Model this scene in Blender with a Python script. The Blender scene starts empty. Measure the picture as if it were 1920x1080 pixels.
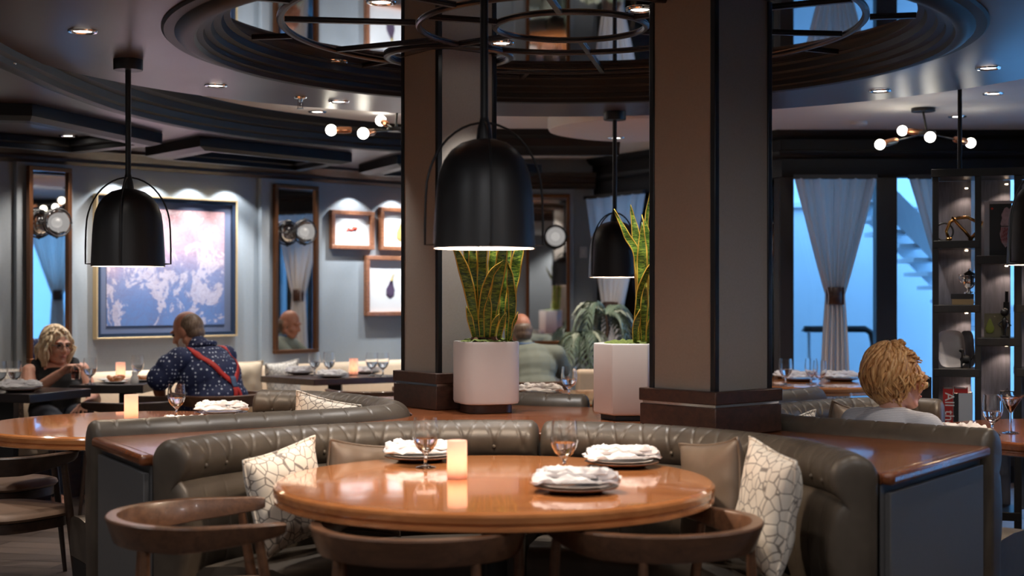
import bpy, bmesh, math, random
from mathutils import Vector, Matrix, Euler, noise as mnoise
PI = math.pi
SC = bpy.context.scene
COL = SC.collection
F = 2667.0          # focal length in pixels of the 1920 wide frame
HZ = 552.0          # horizon row
CAMZ = 1.32
R = math.radians

def at(px, py, Y):
    return Vector(((px - 960) * Y / F, Y, CAMZ - (py - HZ) * Y / F))

def atz(px, py, z):
    Y = (CAMZ - z) * F / (py - HZ)
    return Vector(((px - 960) * Y / F, Y, z))

class MB:
    """collects geometry; build() links it as one mesh object"""
    def __init__(s):
        s.v, s.f, s.m, s.cur, s.uv = [], [], [], 0, {}
    def add(s, vs, fs):
        b = len(s.v)
        s.v.extend(Vector(v) for v in vs)
        for f in fs:
            s.f.append(tuple(b + i for i in f)); s.m.append(s.cur)
        return b
    def box(s, cx, cy, cz, sx, sy, sz, rz=0.0, rot=None):
        M = rot if rot is not None else Matrix.Rotation(rz, 3, 'Z')
        vs = []
        for x in (-.5, .5):
            for y in (-.5, .5):
                for z in (-.5, .5):
                    vs.append(Vector((cx, cy, cz)) + M @ Vector((x * sx, y * sy, z * sz)))
        return s.add(vs, [(0, 1, 3, 2), (4, 6, 7, 5), (0, 4, 5, 1), (2, 3, 7, 6), (0, 2, 6, 4), (1, 5, 7, 3)])
    def bb(s, x0, x1, y0, y1, z0, z1):
        return s.box((x0 + x1) / 2, (y0 + y1) / 2, (z0 + z1) / 2, abs(x1 - x0), abs(y1 - y0), abs(z1 - z0))
    def prism(s, poly, z0, z1):
        n = len(poly)
        vs = [(p[0], p[1], z0) for p in poly] + [(p[0], p[1], z1) for p in poly]
        fs = [tuple(range(n - 1, -1, -1)), tuple(range(n, 2 * n))]
        fs += [(i, (i + 1) % n, n + (i + 1) % n, n + i) for i in range(n)]
        return s.add(vs, fs)
    def loft(s, rings, cap0=True, cap1=True, closed=True, loop=False):
        n = len(rings[0])
        vs = [p for r in rings for p in r]
        fs = []
        K = len(rings)
        for k in range(K if loop else K - 1):
            k2 = (k + 1) % K
            for i in range(n if closed else n - 1):
                j = (i + 1) % n
                fs.append((k * n + i, k * n + j, k2 * n + j, k2 * n + i))
        if not loop:
            if cap0 and closed: fs.append(tuple(range(n - 1, -1, -1)))
            if cap1 and closed: fs.append(tuple((K - 1) * n + i for i in range(n)))
        return s.add(vs, fs)
    def tube(s, pts, r, n=8, caps=True, loop=False, flat=1.0, up=None):
        pts = [Vector(p) for p in pts]
        K = len(pts)
        rad = r if isinstance(r, (list, tuple)) else [r] * K
        rings = []
        prev = None
        for k in range(K):
            if loop: t = pts[(k + 1) % K] - pts[k - 1]
            else: t = pts[min(k + 1, K - 1)] - pts[max(k - 1, 0)]
            if t.length < 1e-9: t = Vector((0, 0, 1))
            t.normalize()
            if prev is None:
                a = Vector(up) if up is not None else (Vector((0, 0, 1)) if abs(t.z) < .9 else Vector((1, 0, 0)))
            else: a = prev
            a = a - t * a.dot(t)
            if a.length < 1e-6: a = t.orthogonal()
            a.normalize(); b = t.cross(a); prev = a
            rings.append([pts[k] + (a * math.cos(2 * PI * i / n) * flat + b * math.sin(2 * PI * i / n)) * rad[k] for i in range(n)])
        return s.loft(rings, caps, caps, True, loop)
    def lathe(s, prof, n=32, c=(0, 0, 0), sy=1.0, a0=0.0):
        """prof: (r, z) from axis to axis, revolved"""
        c = Vector(c)
        vs, rows = [], []
        for (r, z) in prof:
            if r < 1e-6:
                rows.append([len(vs)]); vs.append(c + Vector((0, 0, z)))
            else:
                rows.append([len(vs) + i for i in range(n)])
                vs += [c + Vector((r * math.cos(a0 + 2 * PI * i / n), sy * r * math.sin(a0 + 2 * PI * i / n), z)) for i in range(n)]
        fs = []
        for a, b in zip(rows[:-1], rows[1:]):
            for i in range(n):
                j = (i + 1) % n
                if len(a) == 1 and len(b) == 1: continue
                if len(a) == 1: fs.append((a[0], b[j], b[i]))
                elif len(b) == 1: fs.append((a[i], a[j], b[0]))
                else: fs.append((a[i], a[j], b[j], b[i]))
        return s.add(vs, fs)
    def ell(s, c, r, rot=None, nu=16, nv=10):
        c = Vector(c); r = (r, r, r) if not hasattr(r, '__len__') else r
        vs = [(0, 0, -1)]
        for k in range(1, nv):
            th = -PI / 2 + PI * k / nv
            vs += [(math.cos(th) * math.cos(2 * PI * i / nu), math.cos(th) * math.sin(2 * PI * i / nu), math.sin(th)) for i in range(nu)]
        vs.append((0, 0, 1))
        P = []
        for v in vs:
            w = Vector((v[0] * r[0], v[1] * r[1], v[2] * r[2]))
            if rot is not None: w = rot @ w
            P.append(c + w)
        fs = []
        for i in range(nu):
            j = (i + 1) % nu
            fs.append((0, 1 + j, 1 + i))
            for k in range(nv - 2):
                a = 1 + k * nu
                fs.append((a + i, a + j, a + nu + j, a + nu + i))
            fs.append((1 + (nv - 2) * nu + i, 1 + (nv - 2) * nu + j, len(vs) - 1))
        return s.add(P, fs)
    def cap(s, p0, p1, r0, r1, n=12):
        """rounded limb segment"""
        p0, p1 = Vector(p0), Vector(p1)
        d = p1 - p0; L = d.length
        if L < 1e-6: return s.ell(p0, r0)
        d.normalize()
        pts, rad = [], []
        for k in range(5):
            a = PI / 2 * k / 4
            pts.append(p0 - d * r0 * math.cos(a)); rad.append(max(1e-4, r0 * math.sin(a)))
        for k in range(5):
            a = PI / 2 * k / 4
            pts.append(p1 + d * r1 * math.sin(a)); rad.append(max(1e-4, r1 * math.cos(a)))
        return s.tube(pts, rad, n)
    def grid(s, fn, nu, nv, closed_u=False):
        vs = [fn(i / (nu if closed_u else nu - 1), j / (nv - 1)) for j in range(nv) for i in range(nu)]
        fs = []
        for j in range(nv - 1):
            for i in range(nu if closed_u else nu - 1):
                k = (i + 1) % nu
                fs.append((j * nu + i, j * nu + k, (j + 1) * nu + k, (j + 1) * nu + i))
        return s.add(vs, fs)
    def shift(s, d):
        d = Vector(d); s.v = [v + d for v in s.v]; return s
    def xf(s, M):
        s.v = [M @ v for v in s.v]; return s
    def mesh(s, name, mats, smooth=38, recalc=True):
        me = bpy.data.meshes.new(name)
        me.from_pydata([tuple(v) for v in s.v], [], s.f)
        me.validate(verbose=False)
        mats = mats if isinstance(mats, (list, tuple)) else [mats]
        for m in mats: me.materials.append(m)
        if len(mats) > 1 and len(me.polygons) == len(s.m):
            me.polygons.foreach_set('material_index', s.m)
        if recalc:
            bm = bmesh.new(); bm.from_mesh(me)
            bmesh.ops.recalc_face_normals(bm, faces=bm.faces)
            bm.to_mesh(me); bm.free()
        if smooth:
            me.polygons.foreach_set('use_smooth', [True] * len(me.polygons))
            if smooth < 180: me.set_sharp_from_angle(angle=R(smooth))
        me.update()
        return me
    def build(s, name, mats, parent=None, world=True, smooth=38, bevel=0.0, seg=2, recalc=True):
        """world: the points are world points (the parent Empty is not rotated)"""
        if world and parent is not None:
            off = Vector((0, 0, 0)); p = parent
            while p is not None:
                off += Vector(p.location); p = p.parent
            s.shift(-off)
        ob = bpy.data.objects.new(name, s.mesh(name, mats, smooth, recalc))
        COL.objects.link(ob)
        if parent is not None: ob.parent = parent
        if bevel > 0:
            b = ob.modifiers.new('edge', 'BEVEL'); b.width = bevel; b.segments = seg
            b.limit_method = 'ANGLE'; b.angle_limit = R(40)
        return ob

def tag(o, label=None, cat=None, group=None, kind=None):
    if label: o['label'] = label
    if cat: o['category'] = cat
    if group: o['group'] = group
    if kind: o['kind'] = kind
    return o

def thing(name, label, cat, loc=(0, 0, 0), rz=0.0, group=None):
    o = bpy.data.objects.new(name, None)
    o.empty_display_size = .1
    COL.objects.link(o)
    o.location = loc; o.rotation_euler = (0, 0, rz)
    return tag(o, label, cat, group)

def kids(o):
    return [c for c in bpy.data.objects if c.parent == o]

def copy_tree(o, loc=None, rz=None, label=None, group=None):
    c = o.copy(); COL.objects.link(c)
    if loc is not None: c.location = loc
    if rz is not None: c.rotation_euler = (0, 0, rz)
    if label: c['label'] = label
    if group: c['group'] = group
    for k in kids(o):
        d = k.copy(); COL.objects.link(d); d.parent = c
        for g in kids(k):
            e = g.copy(); COL.objects.link(e); e.parent = d
    return c

def fuse(mb, name, mat, parent=None, voxel=.008, smooth=6, world=False):
    """joins the collected solids into one continuous skin"""
    ob = mb.build(name, mat, parent, world, smooth=180)
    rm = ob.modifiers.new('r', 'REMESH'); rm.mode = 'VOXEL'; rm.voxel_size = voxel; rm.use_smooth_shade = True
    if smooth:
        sm = ob.modifiers.new('s', 'SMOOTH'); sm.factor = .5; sm.iterations = smooth
    dg = bpy.context.evaluated_depsgraph_get()
    me = bpy.data.meshes.new_from_object(ob.evaluated_get(dg))
    old = ob.data
    ob.modifiers.clear(); ob.data = me; me.name = name
    bpy.data.meshes.remove(old)
    me.polygons.foreach_set('use_smooth', [True] * len(me.polygons))
    return ob

def smoothpath(pts, step):
    """Catmull-Rom through the points, resampled evenly"""
    P = [Vector(p) for p in pts]
    P = [P[0] * 2 - P[1]] + P + [P[-1] * 2 - P[-2]]
    out = []
    for k in range(1, len(P) - 2):
        a, b, c, d = P[k - 1], P[k], P[k + 1], P[k + 2]
        for q in range(24):
            t = q / 24
            out.append(.5 * ((2 * b) + (c - a) * t + (2 * a - 5 * b + 4 * c - d) * t * t + (3 * b - a - 3 * c + d) * t ** 3))
    out.append(P[-2])
    return resample(out, step)

def resample(P, step):
    L = [0]
    for a, b in zip(P[:-1], P[1:]): L.append(L[-1] + (b - a).length)
    n = max(2, int(round(L[-1] / step)) + 1)
    res, k = [], 0
    for i in range(n):
        s = L[-1] * i / (n - 1)
        while k < len(L) - 2 and L[k + 1] < s: k += 1
        t = (s - L[k]) / max(1e-9, L[k + 1] - L[k])
        res.append(P[k].lerp(P[k + 1], min(1, max(0, t))))
    return res

def arc(cx, cy, rx, ry, a0, a1, n=40):
    return [Vector((cx + rx * math.cos(R(a0 + (a1 - a0) * i / n)), cy + ry * math.sin(R(a0 + (a1 - a0) * i / n)), 0)) for i in range(n + 1)]
def lin(r, g, b):
    f = lambda c: (c / 255 / 12.92) if c / 255 <= .04045 else ((c / 255 + .055) / 1.055) ** 2.4
    return (f(r), f(g), f(b), 1)

class NT:
    def __init__(s, name):
        s.mat = bpy.data.materials.new(name); s.mat.use_nodes = True
        s.t = s.mat.node_tree; s.n = s.t.nodes; s.l = s.t.links
        s.p = s.n['Principled BSDF']; s.out = s.n['Material Output']
        s._tc = None
    def tc(s, kind='Object'):
        if s._tc is None: s._tc = s.n.new('ShaderNodeTexCoord')
        return s._tc.outputs[kind]
    def set(s, **k):
        for a, v in k.items(): s.p.inputs[a.replace('_', ' ')].default_value = v
        return s
    def link(s, a, b): s.l.new(a, b)
    def mapping(s, scale=(1, 1, 1), rot=(0, 0, 0), loc=(0, 0, 0), src=None):
        m = s.n.new('ShaderNodeMapping'); s.link(src or s.tc(), m.inputs['Vector'])
        m.inputs['Scale'].default_value = scale; m.inputs['Rotation'].default_value = rot; m.inputs['Location'].default_value = loc
        return m.outputs[0]
    def noise(s, vec, scale=5, detail=3, rough=.5, dist=0):
        n = s.n.new('ShaderNodeTexNoise'); s.link(vec, n.inputs['Vector'])
        n.inputs['Scale'].default_value = scale; n.inputs['Detail'].default_value = detail
        n.inputs['Roughness'].default_value = rough; n.inputs['Distortion'].default_value = dist
        return n.outputs['Fac']
    def wave(s, vec, scale=5, dist=2, detail=2, dscale=1, direction='X', kind='BANDS'):
        n = s.n.new('ShaderNodeTexWave'); s.link(vec, n.inputs['Vector']); n.wave_type = kind
        if kind == 'BANDS': n.bands_direction = direction
        n.inputs['Scale'].default_value = scale; n.inputs['Distortion'].default_value = dist
        n.inputs['Detail'].default_value = detail; n.inputs['Detail Scale'].default_value = dscale
        return n.outputs['Fac']
    def voro(s, vec, scale=5, feature='F1', out='Distance', rnd=1.0):
        n = s.n.new('ShaderNodeTexVoronoi'); s.link(vec, n.inputs['Vector']); n.feature = feature
        n.inputs['Scale'].default_value = scale; n.inputs['Randomness'].default_value = rnd
        return n.outputs[out]
    def ramp(s, fac, stops):
        n = s.n.new('ShaderNodeValToRGB'); s.link(fac, n.inputs['Fac'])
        e = n.color_ramp.elements
        while len(e) < len(stops): e.new(.5)
        for k, (p, c) in enumerate(stops):
            e[k].position = p; e[k].color = c if len(c) == 4 else (*c, 1)
        return n.outputs['Color']
    def mix(s, fac, a, b, mode='MIX'):
        n = s.n.new('ShaderNodeMix'); n.data_type = 'RGBA'; n.blend_type = mode
        for sock, v in ((n.inputs[0], fac), (n.inputs[6], a), (n.inputs[7], b)):
            if hasattr(v, 'is_linked'): s.link(v, sock)
            else: sock.default_value = v
        return n.outputs[2]
    def math(s, op, a, b=0.0, clamp=False):
        n = s.n.new('ShaderNodeMath'); n.operation = op; n.use_clamp = clamp
        for sock, v in ((n.inputs[0], a), (n.inputs[1], b)):
            if hasattr(v, 'is_linked'): s.link(v, sock)
            else: sock.default_value = v
        return n.outputs[0]
    def sep(s, vec):
        n = s.n.new('ShaderNodeSeparateXYZ'); s.link(vec, n.inputs[0]); return n.outputs
    def color(s, c): s.link(c, s.p.inputs['Base Color']); return s
    def bump(s, h, strength=.2, dist=.002):
        n = s.n.new('ShaderNodeBump'); s.link(h, n.inputs['Height'])
        n.inputs['Strength'].default_value = strength; n.inputs['Distance'].default_value = dist
        s.link(n.outputs[0], s.p.inputs['Normal']); return s

MATS = {}
def simple(name, col, rough=.5, metal=0.0, spec=.5, var=0.0, vscale=8, bump=0.0, bscale=200, coat=0.0, bdist=.001):
    t = NT(name)
    t.set(Base_Color=col, Roughness=rough, Metallic=metal, Specular_IOR_Level=spec)
    if coat: t.set(Coat_Weight=coat, Coat_Roughness=.08)
    if var:
        n = t.noise(t.tc(), vscale, 4, .6)
        lo = tuple(c * (1 - var) for c in col[:3]); hi = tuple(min(1, c * (1 + var)) for c in col[:3])
        t.color(t.ramp(n, [(.25, lo), (.75, hi)]))
    if bump:
        t.bump(t.noise(t.tc(), bscale, 2, .6), bump, bdist)
    MATS[name] = t.mat
    return t.mat

def wood(name, dark, light, rough=.3, coat=0.0, axis='X', scale=1.0, spec=.5):
    t = NT(name)
    sc = {'X': (1.2, 14, 14), 'Y': (14, 1.2, 14), 'Z': (14, 14, 1.2)}[axis]
    v = t.mapping(tuple(c * scale for c in sc))
    n1 = t.noise(v, 2.2, 6, .62, .6)
    n2 = t.noise(v, 9, 3, .6)
    f = t.math('ADD', t.math('MULTIPLY', n1, .75), t.math('MULTIPLY', n2, .25))
    t.color(t.ramp(f, [(.32, dark), (.68, light)]))
    t.set(Roughness=rough, Specular_IOR_Level=spec, Coat_Weight=coat, Coat_Roughness=.06)
    t.bump(n2, .08, .0006)
    MATS[name] = t.mat
    return t.mat

M_wall = simple('grey_blue_wallcovering', lin(158, 166, 173), .75, var=.04, vscale=60, bump=.15, bscale=350)
M_panel = simple('slate_panel_laminate', lin(94, 92, 91), .6, var=.05, vscale=80, bump=.12, bscale=400)
M_ceil = simple('taupe_lacquered_ceiling', lin(80, 71, 75), .34, var=.05, vscale=3, spec=.55)
M_ceil_hi = simple('pale_upper_ceiling', lin(226, 222, 218), .85, var=.02)
M_mould = simple('black_brown_moulding', lin(19, 18, 20), .45, var=.2, vscale=6, spec=.3)
M_mould_brown = wood('brown_wood_cornice', lin(34, 24, 19), lin(62, 44, 34), .4)
M_mirror = simple('mirror_silver', (.82, .83, .84, 1), .015, 1.0)
M_mullion = simple('dark_bronze_bar', lin(52, 44, 42), .3, .3)
M_linen = simple('grey_taupe_column_cladding', lin(146, 139, 131), .7, var=.06, vscale=120, bump=.25, bscale=500)
M_strip = simple('black_corner_strip', lin(16, 17, 20), .35)
M_blackmetal = simple('matt_black_metal', lin(26, 25, 26), .42, .0, var=.1, vscale=20)
M_white_in = simple('white_enamel', lin(235, 230, 222), .45)
M_chrome = simple('polished_chrome', (.75, .75, .76, 1), .08, 1.0)
M_brass = simple('aged_brass', lin(190, 140, 80), .25, 1.0)
M_copper = simple('copper_socket', lin(200, 140, 105), .25, 1.0)
M_planter = simple('white_glazed_ceramic', lin(222, 214, 210), .3, var=.02)
M_table = wood('orange_brown_table_wood', lin(176, 108, 62), lin(210, 138, 84), .11, .6, 'X', .7)
M_counter = wood('red_brown_counter_wood', lin(92, 50, 28), lin(140, 80, 46), .25, .35, 'X', .8)
M_dwood = wood('dark_walnut_wood', lin(44, 27, 20), lin(78, 50, 38), .38, .1, 'X', 1.3)
M_dwoodz = wood('dark_shelf_wood', lin(16, 14, 14), lin(28, 24, 23), .42, .0, 'Z', 1.3)
M_veneer = wood('shelf_back_veneer', lin(92, 94, 106), lin(124, 126, 140), .42, .0, 'Z', 2.2)
M_chair = wood('walnut_chair_wood', lin(80, 53, 37), lin(120, 83, 58), .34, .15, 'X', 1.2)
M_chair_dark = wood('dark_chair_wood', lin(40, 28, 22), lin(66, 46, 36), .36, .1, 'X', 1.2)
M_seat = simple('tan_seat_leather', lin(140, 112, 92), .5, var=.08, vscale=30, bump=.15, bscale=300)
M_beige = simple('beige_bench_fabric', lin(205, 180, 152), .75, var=.05, vscale=30, bump=.2, bscale=400)
M_cloth = simple('white_napkin_cloth', lin(232, 228, 228), .8, bump=.2, bscale=500)
M_china = simple('white_china', lin(235, 232, 228), .18)
M_charger = simple('dark_charger_plate', lin(90, 62, 44), .25)
M_dark_table = simple('black_lacquered_table', lin(40, 32, 30), .3, coat=.3, var=.1)
M_brown_satin = simple('brown_satin_fabric', lin(106, 90, 76), .42, var=.12, vscale=10, bump=.1, bscale=300)
M_tan_satin = simple('tan_satin_fabric', lin(200, 178, 150), .5, var=.06, vscale=10, bump=.1, bscale=300)
M_black = simple('plain_black', lin(14, 14, 16), .5)
M_window_frame = simple('dark_window_frame', lin(40, 36, 36), .45)
M_hull = simple('white_painted_steel', lin(215, 222, 228), .5, var=.03, vscale=2)
M_deck = simple('pale_deck', lin(205, 210, 214), .6)
M_plastic = simple('pale_grey_plastic', lin(215, 212, 212), .4)

def m_leather():
    t = NT('olive_brown_leather')
    v = t.tc()
    n = t.noise(v, 6, 3, .6)
    t.color(t.ramp(n, [(.3, lin(66, 57, 48)), (.7, lin(87, 77, 66))]))
    t.set(Roughness=.42, Specular_IOR_Level=.45)
    t.bump(t.voro(v, 260), .12, .0008)
    return t.mat
M_leather = m_leather()

def m_floor():
    t = NT('grey_brown_planks')
    v = t.tc()
    b = t.n.new('ShaderNodeTexBrick')
    t.link(t.mapping((1, 1, 1), (0, 0, R(12))), b.inputs['Vector'])
    b.inputs['Scale'].default_value = 1.0
    b.inputs['Brick Width'].default_value = 1.2; b.inputs['Row Height'].default_value = .16
    b.inputs['Mortar Size'].default_value = .004
    b.inputs['Color1'].default_value = lin(128, 112, 104); b.inputs['Color2'].default_value = lin(92, 80, 74)
    b.inputs['Mortar'].default_value = lin(35, 28, 25)
    g = t.noise(t.mapping((1.5, 22, 1), (0, 0, R(12))), 2.5, 5, .65)
    c = t.mix(t.math('MULTIPLY', g, .6), b.outputs['Color'], lin(54, 44, 40))
    t.color(c); t.set(Roughness=.45)
    return t.mat
M_floor = m_floor()

def m_crackle():
    t = NT('cream_cushion_with_web_lines')
    v = t.tc()
    w = t.mapping((1, 1, 1))
    d = t.voro(w, 27, 'DISTANCE_TO_EDGE')
    c = t.ramp(d, [(.0, lin(112, 102, 94)), (.03, lin(140, 130, 120)), (.055, lin(222, 212, 198))])
    t.color(c); t.set(Roughness=.6, Sheen_Weight=.2)
    t.bump(d, .35, .004)
    return t.mat
M_crackle = m_crackle()

def m_leaf():
    t = NT('banded_snake_plant_green')
    v = t.tc()
    n = t.noise(t.mapping((5, 5, 26)), 5, 4, .7, 1.2)
    c = t.ramp(n, [(.38, lin(30, 54, 22)), (.50, lin(78, 108, 36)), (.62, lin(146, 166, 62))])
    t.color(c); t.set(Roughness=.38, Subsurface_Weight=.0)
    return t.mat
M_leaf = m_leaf()
M_leaf_edge = simple('yellow_leaf_margin', lin(206, 168, 66), .4, var=.08, vscale=20)
M_moss = simple('green_moss', lin(98, 110, 48), .9, var=.4, vscale=60, bump=.6, bscale=80, bdist=.01)
M_soil = simple('bark_and_soil', lin(96, 64, 46), .9, var=.4, vscale=60, bump=.6, bscale=80, bdist=.01)
M_palm = simple('grey_green_palm_frond', lin(112, 128, 108), .45, var=.3, vscale=8)
M_palm_light = simple('pale_palm_frond', lin(186, 192, 170), .5, var=.2, vscale=8)
M_bark = simple('palm_bark', lin(84, 66, 54), .8, var=.3, vscale=30)

def m_glass(name='clear_glass', rough=0.0, col=(1, 1, 1, 1), ior=1.45):
    t = NT(name)
    t.set(Base_Color=col, Roughness=rough, IOR=ior, Transmission_Weight=1.0)
    return t.mat
M_glass = m_glass()
M_water = m_glass('still_water', 0, (.98, .99, 1, 1), 1.33)
M_rose = m_glass('blush_cocktail', 0, (.95, .72, .62, 1), 1.34)
M_iced = m_glass('dark_iced_drink', 0.05, (.18, .07, .05, 1), 1.34)
def m_pane():
    t = NT('window_pane_glass')
    tr = t.n.new('ShaderNodeBsdfTransparent'); tr.inputs[0].default_value = (.9, .96, 1, 1)
    gl = t.n.new('ShaderNodeBsdfGlossy'); gl.inputs['Roughness'].default_value = .02
    fr = t.n.new('ShaderNodeFresnel'); fr.inputs[0].default_value = 1.35
    mx = t.n.new('ShaderNodeMixShader')
    t.link(fr.outputs[0], mx.inputs[0]); t.link(tr.outputs[0], mx.inputs[1]); t.link(gl.outputs[0], mx.inputs[2])
    t.link(mx.outputs[0], t.out.inputs[0])
    return t.mat
M_pane = m_pane()

def m_trans(name, col, w=.5, rough=.7):
    t = NT(name)
    d = t.n.new('ShaderNodeBsdfDiffuse'); d.inputs[0].default_value = col
    tl = t.n.new('ShaderNodeBsdfTranslucent'); tl.inputs[0].default_value = col
    mx = t.n.new('ShaderNodeMixShader'); mx.inputs[0].default_value = w
    t.link(d.outputs[0], mx.inputs[1]); t.link(tl.outputs[0], mx.inputs[2]); t.link(mx.outputs[0], t.out.inputs[0])
    return t.mat
M_curtain = m_trans('sheer_cream_curtain', lin(244, 238, 232), .66)
M_votive = m_trans('frosted_votive_glass', lin(246, 222, 214), .55)

def emis(name, col, strength):
    t = NT(name)
    t.set(Base_Color=(0, 0, 0, 1), Emission_Color=col, Emission_Strength=strength)
    return t.mat
E_bulb = emis('glowing_globe_bulb', (1, .93, .82, 1), 9)
E_down = emis('downlight_lens', (1, .93, .85, 1), 14)
E_flame = emis('candle_flame', (1, .62, .28, 1), 30)
E_led = emis('warm_shelf_light', (1, .72, .5, 1), 12)
E_sconce = emis('sconce_lamp', (1, .95, .9, 1), .4)
E_pend = emis('pendant_lamp', (1, .88, .74, 1), 10)

def m_art():
    t = NT('marbled_pink_and_blue_print')
    v = t.tc()
    s = t.sep(v)
    n = t.noise(t.mapping((3.2, 1, 3.2)), 1.6, 7, .68, 1.1)
    n2 = t.noise(t.mapping((1.3, 1, 1.3), (0, 0, 0), (4, 0, 2)), 1.4, 3, .5, .6)
    base = t.ramp(t.math('ADD', t.math('ADD', t.math('MULTIPLY', s[2], 1.0), .22), t.math('MULTIPLY', n2, .5)),
                  [(.15, lin(92, 114, 160)), (.42, lin(124, 128, 160)), (.6, lin(178, 150, 162)), (.85, lin(190, 146, 146))])
    blot = t.ramp(n, [(.50, (0, 0, 0, 1)), (.54, (1, 1, 1, 1)), (.66, (.75, .75, .75, 1)), (.68, (0, 0, 0, 1))])
    c = t.mix(t.math('MULTIPLY', blot, .5), base, lin(226, 206, 204))
    vein = t.ramp(t.noise(t.mapping((4, 1, 4), (0, 0, 0), (1, 3, 7)), 2.4, 8, .7, 1.5), [(.47, (0, 0, 0, 1)), (.5, (1, 1, 1, 1)), (.53, (0, 0, 0, 1))])
    c = t.mix(t.math('MULTIPLY', vein, .4), c, lin(104, 84, 100))
    t.color(c); t.set(Roughness=.35, Coat_Weight=.5, Coat_Roughness=.03)
    return t.mat
M_art = m_art()
M_mat_blue = simple('blue_grey_mount', lin(98, 104, 126), .5, coat=.4)
M_gold_frame = simple('gilt_frame', lin(214, 186, 140), .4, .35)
M_navy = simple('navy_frame_inset', lin(34, 46, 66), .4)
M_paper = simple('white_print_paper', lin(238, 238, 238), .6)
M_copperwood = wood('copper_brown_frame_wood', lin(120, 76, 52), lin(176, 118, 84), .35, .2, 'X', 2)
M_bronze_frame = simple('bronze_mirror_frame', lin(120, 76, 46), .28, .7)
M_chili = simple('printed_red', lin(214, 64, 44), .6)
M_aubergine = simple('printed_purple', lin(84, 66, 92), .6)
M_stemgreen = simple('printed_olive', lin(170, 150, 90), .6)

M_skin = simple('skin', lin(214, 158, 134), .5, var=.05, vscale=25)
M_skin.node_tree.nodes['Principled BSDF'].inputs['Subsurface Weight'].default_value = .12
M_skin.node_tree.nodes['Principled BSDF'].inputs['Subsurface Radius'].default_value = (.01, .004, .002)
M_skin_tan = simple('tanned_skin', lin(186, 124, 96), .5, var=.07, vscale=25)
def m_hair(name, d, l, z=1.0):
    t = NT(name)
    n = t.noise(t.mapping((60, 60, 9)), 2, 3, .6)
    t.color(t.ramp(n, [(.3, d), (.7, l)])); t.set(Roughness=.38, Specular_IOR_Level=.5)
    t.bump(t.noise(t.mapping((90, 90, 12)), 3, 2), .5, .003)
    return t.mat
M_blonde = m_hair('ash_blonde_hair', lin(204, 170, 126), lin(248, 228, 196))
M_ginger = m_hair('copper_blonde_hair', lin(168, 106, 56), lin(240, 190, 128))
M_greyhair = m_hair('grey_brown_hair', lin(88, 68, 52), lin(140, 116, 96))
M_whitebeard = m_hair('white_beard', lin(176, 150, 134), lin(222, 206, 194))
M_blackcloth = simple('black_jersey', lin(22, 21, 23), .8, var=.1, vscale=20)
M_denim = simple('dark_trousers', lin(40, 42, 52), .8)
M_sage = simple('sage_green_shirt', lin(128, 132, 118), .75, var=.06, vscale=10)
M_red = simple('red_braces', lin(186, 38, 30), .6)
M_leatherpatch = simple('blue_grey_patch', lin(70, 96, 130), .6)
M_eye = simple('dark_eye', lin(30, 22, 20), .2)
M_lips = simple('lips', lin(176, 92, 84), .45)
def m_dots():
    t = NT('navy_shirt_with_white_motifs')
    d = t.voro(t.mapping((1, 1, 1)), 40, 'F1', 'Distance', .3)
    t.color(t.ramp(d, [(.23, lin(206, 214, 230)), (.27, lin(28, 38, 76))])); t.set(Roughness=.75)
    return t.mat
M_dots = m_dots()
def m_stripes():
    t = NT('pale_striped_knit')
    w = t.wave(t.mapping((1, 1, 1)), 55, 1.2, 1, 2, 'Z')
    t.color(t.ramp(w, [(.3, lin(184, 184, 192)), (.6, lin(216, 214, 218))])); t.set(Roughness=.85)
    return t.mat
M_stripes = m_stripes()
# ---------------------------------------------------------------- camera, world
cam = bpy.data.cameras.new('camera'); camo = bpy.data.objects.new('camera', cam); COL.objects.link(camo)
camo.location = (0, 0, CAMZ); camo.rotation_euler = (R(90), 0, 0)
cam.sensor_width = 36; cam.lens = F / 1920 * 36; cam.shift_y = (HZ - 540) / 1920
cam.dof.use_dof = True; cam.dof.focus_distance = 6.0; cam.dof.aperture_fstop = 2.4
cam.clip_end = 200
SC.camera = camo
W = bpy.data.worlds.new('dusk_sky'); SC.world = W; W.use_nodes = True
bg = W.node_tree.nodes['Background']
bg.inputs[0].default_value = (.22, .54, 1, 1); bg.inputs[1].default_value = 5.2
SC.view_settings.view_transform = 'Standard'; SC.view_settings.look = 'None'
SC.view_settings.exposure = 0.14; SC.view_settings.gamma = 1.0; SC.view_settings.use_curve_mapping = False
cy = SC.cycles
cy.use_denoising = True
cy.max_bounces = 10; cy.diffuse_bounces = 4; cy.glossy_bounces = 5; cy.transmission_bounces = 10; cy.transparent_max_bounces = 12
cy.caustics_reflective = False; cy.caustics_refractive = False
cy.sample_clamp_indirect = 6.0
cy.use_light_tree = True

CX, CY = .243, 5.9        # middle of the round ceiling
ZT = 2.46

def struct(name, mb, mat, **k):
    o = mb.build(name, mat, **k); o['kind'] = 'structure'; return o

# ---------------------------------------------------------------- floor and walls
m = MB(); m.bb(-6.2, 4.8, -3.7, 13.0, -.1, 0); struct('floor', m, M_floor)
m = MB(); m.bb(.4, 12, 9.9, 14, -.3, -.12); struct('outside_deck', m, M_deck)

def wall_seg(name, a, b, z0, z1, th=.12, mat=None, side=1):
    """vertical wall whose room face runs a->b; thickness away from the room"""
    a, b = Vector((a[0], a[1], 0)), Vector((b[0], b[1], 0))
    d = (b - a).normalized(); n = Vector((-d.y, d.x, 0)) * side * th
    m = MB(); m.prism([a, b, b + n, a + n], z0, z1)
    return struct(name, m, mat or M_wall)

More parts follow.
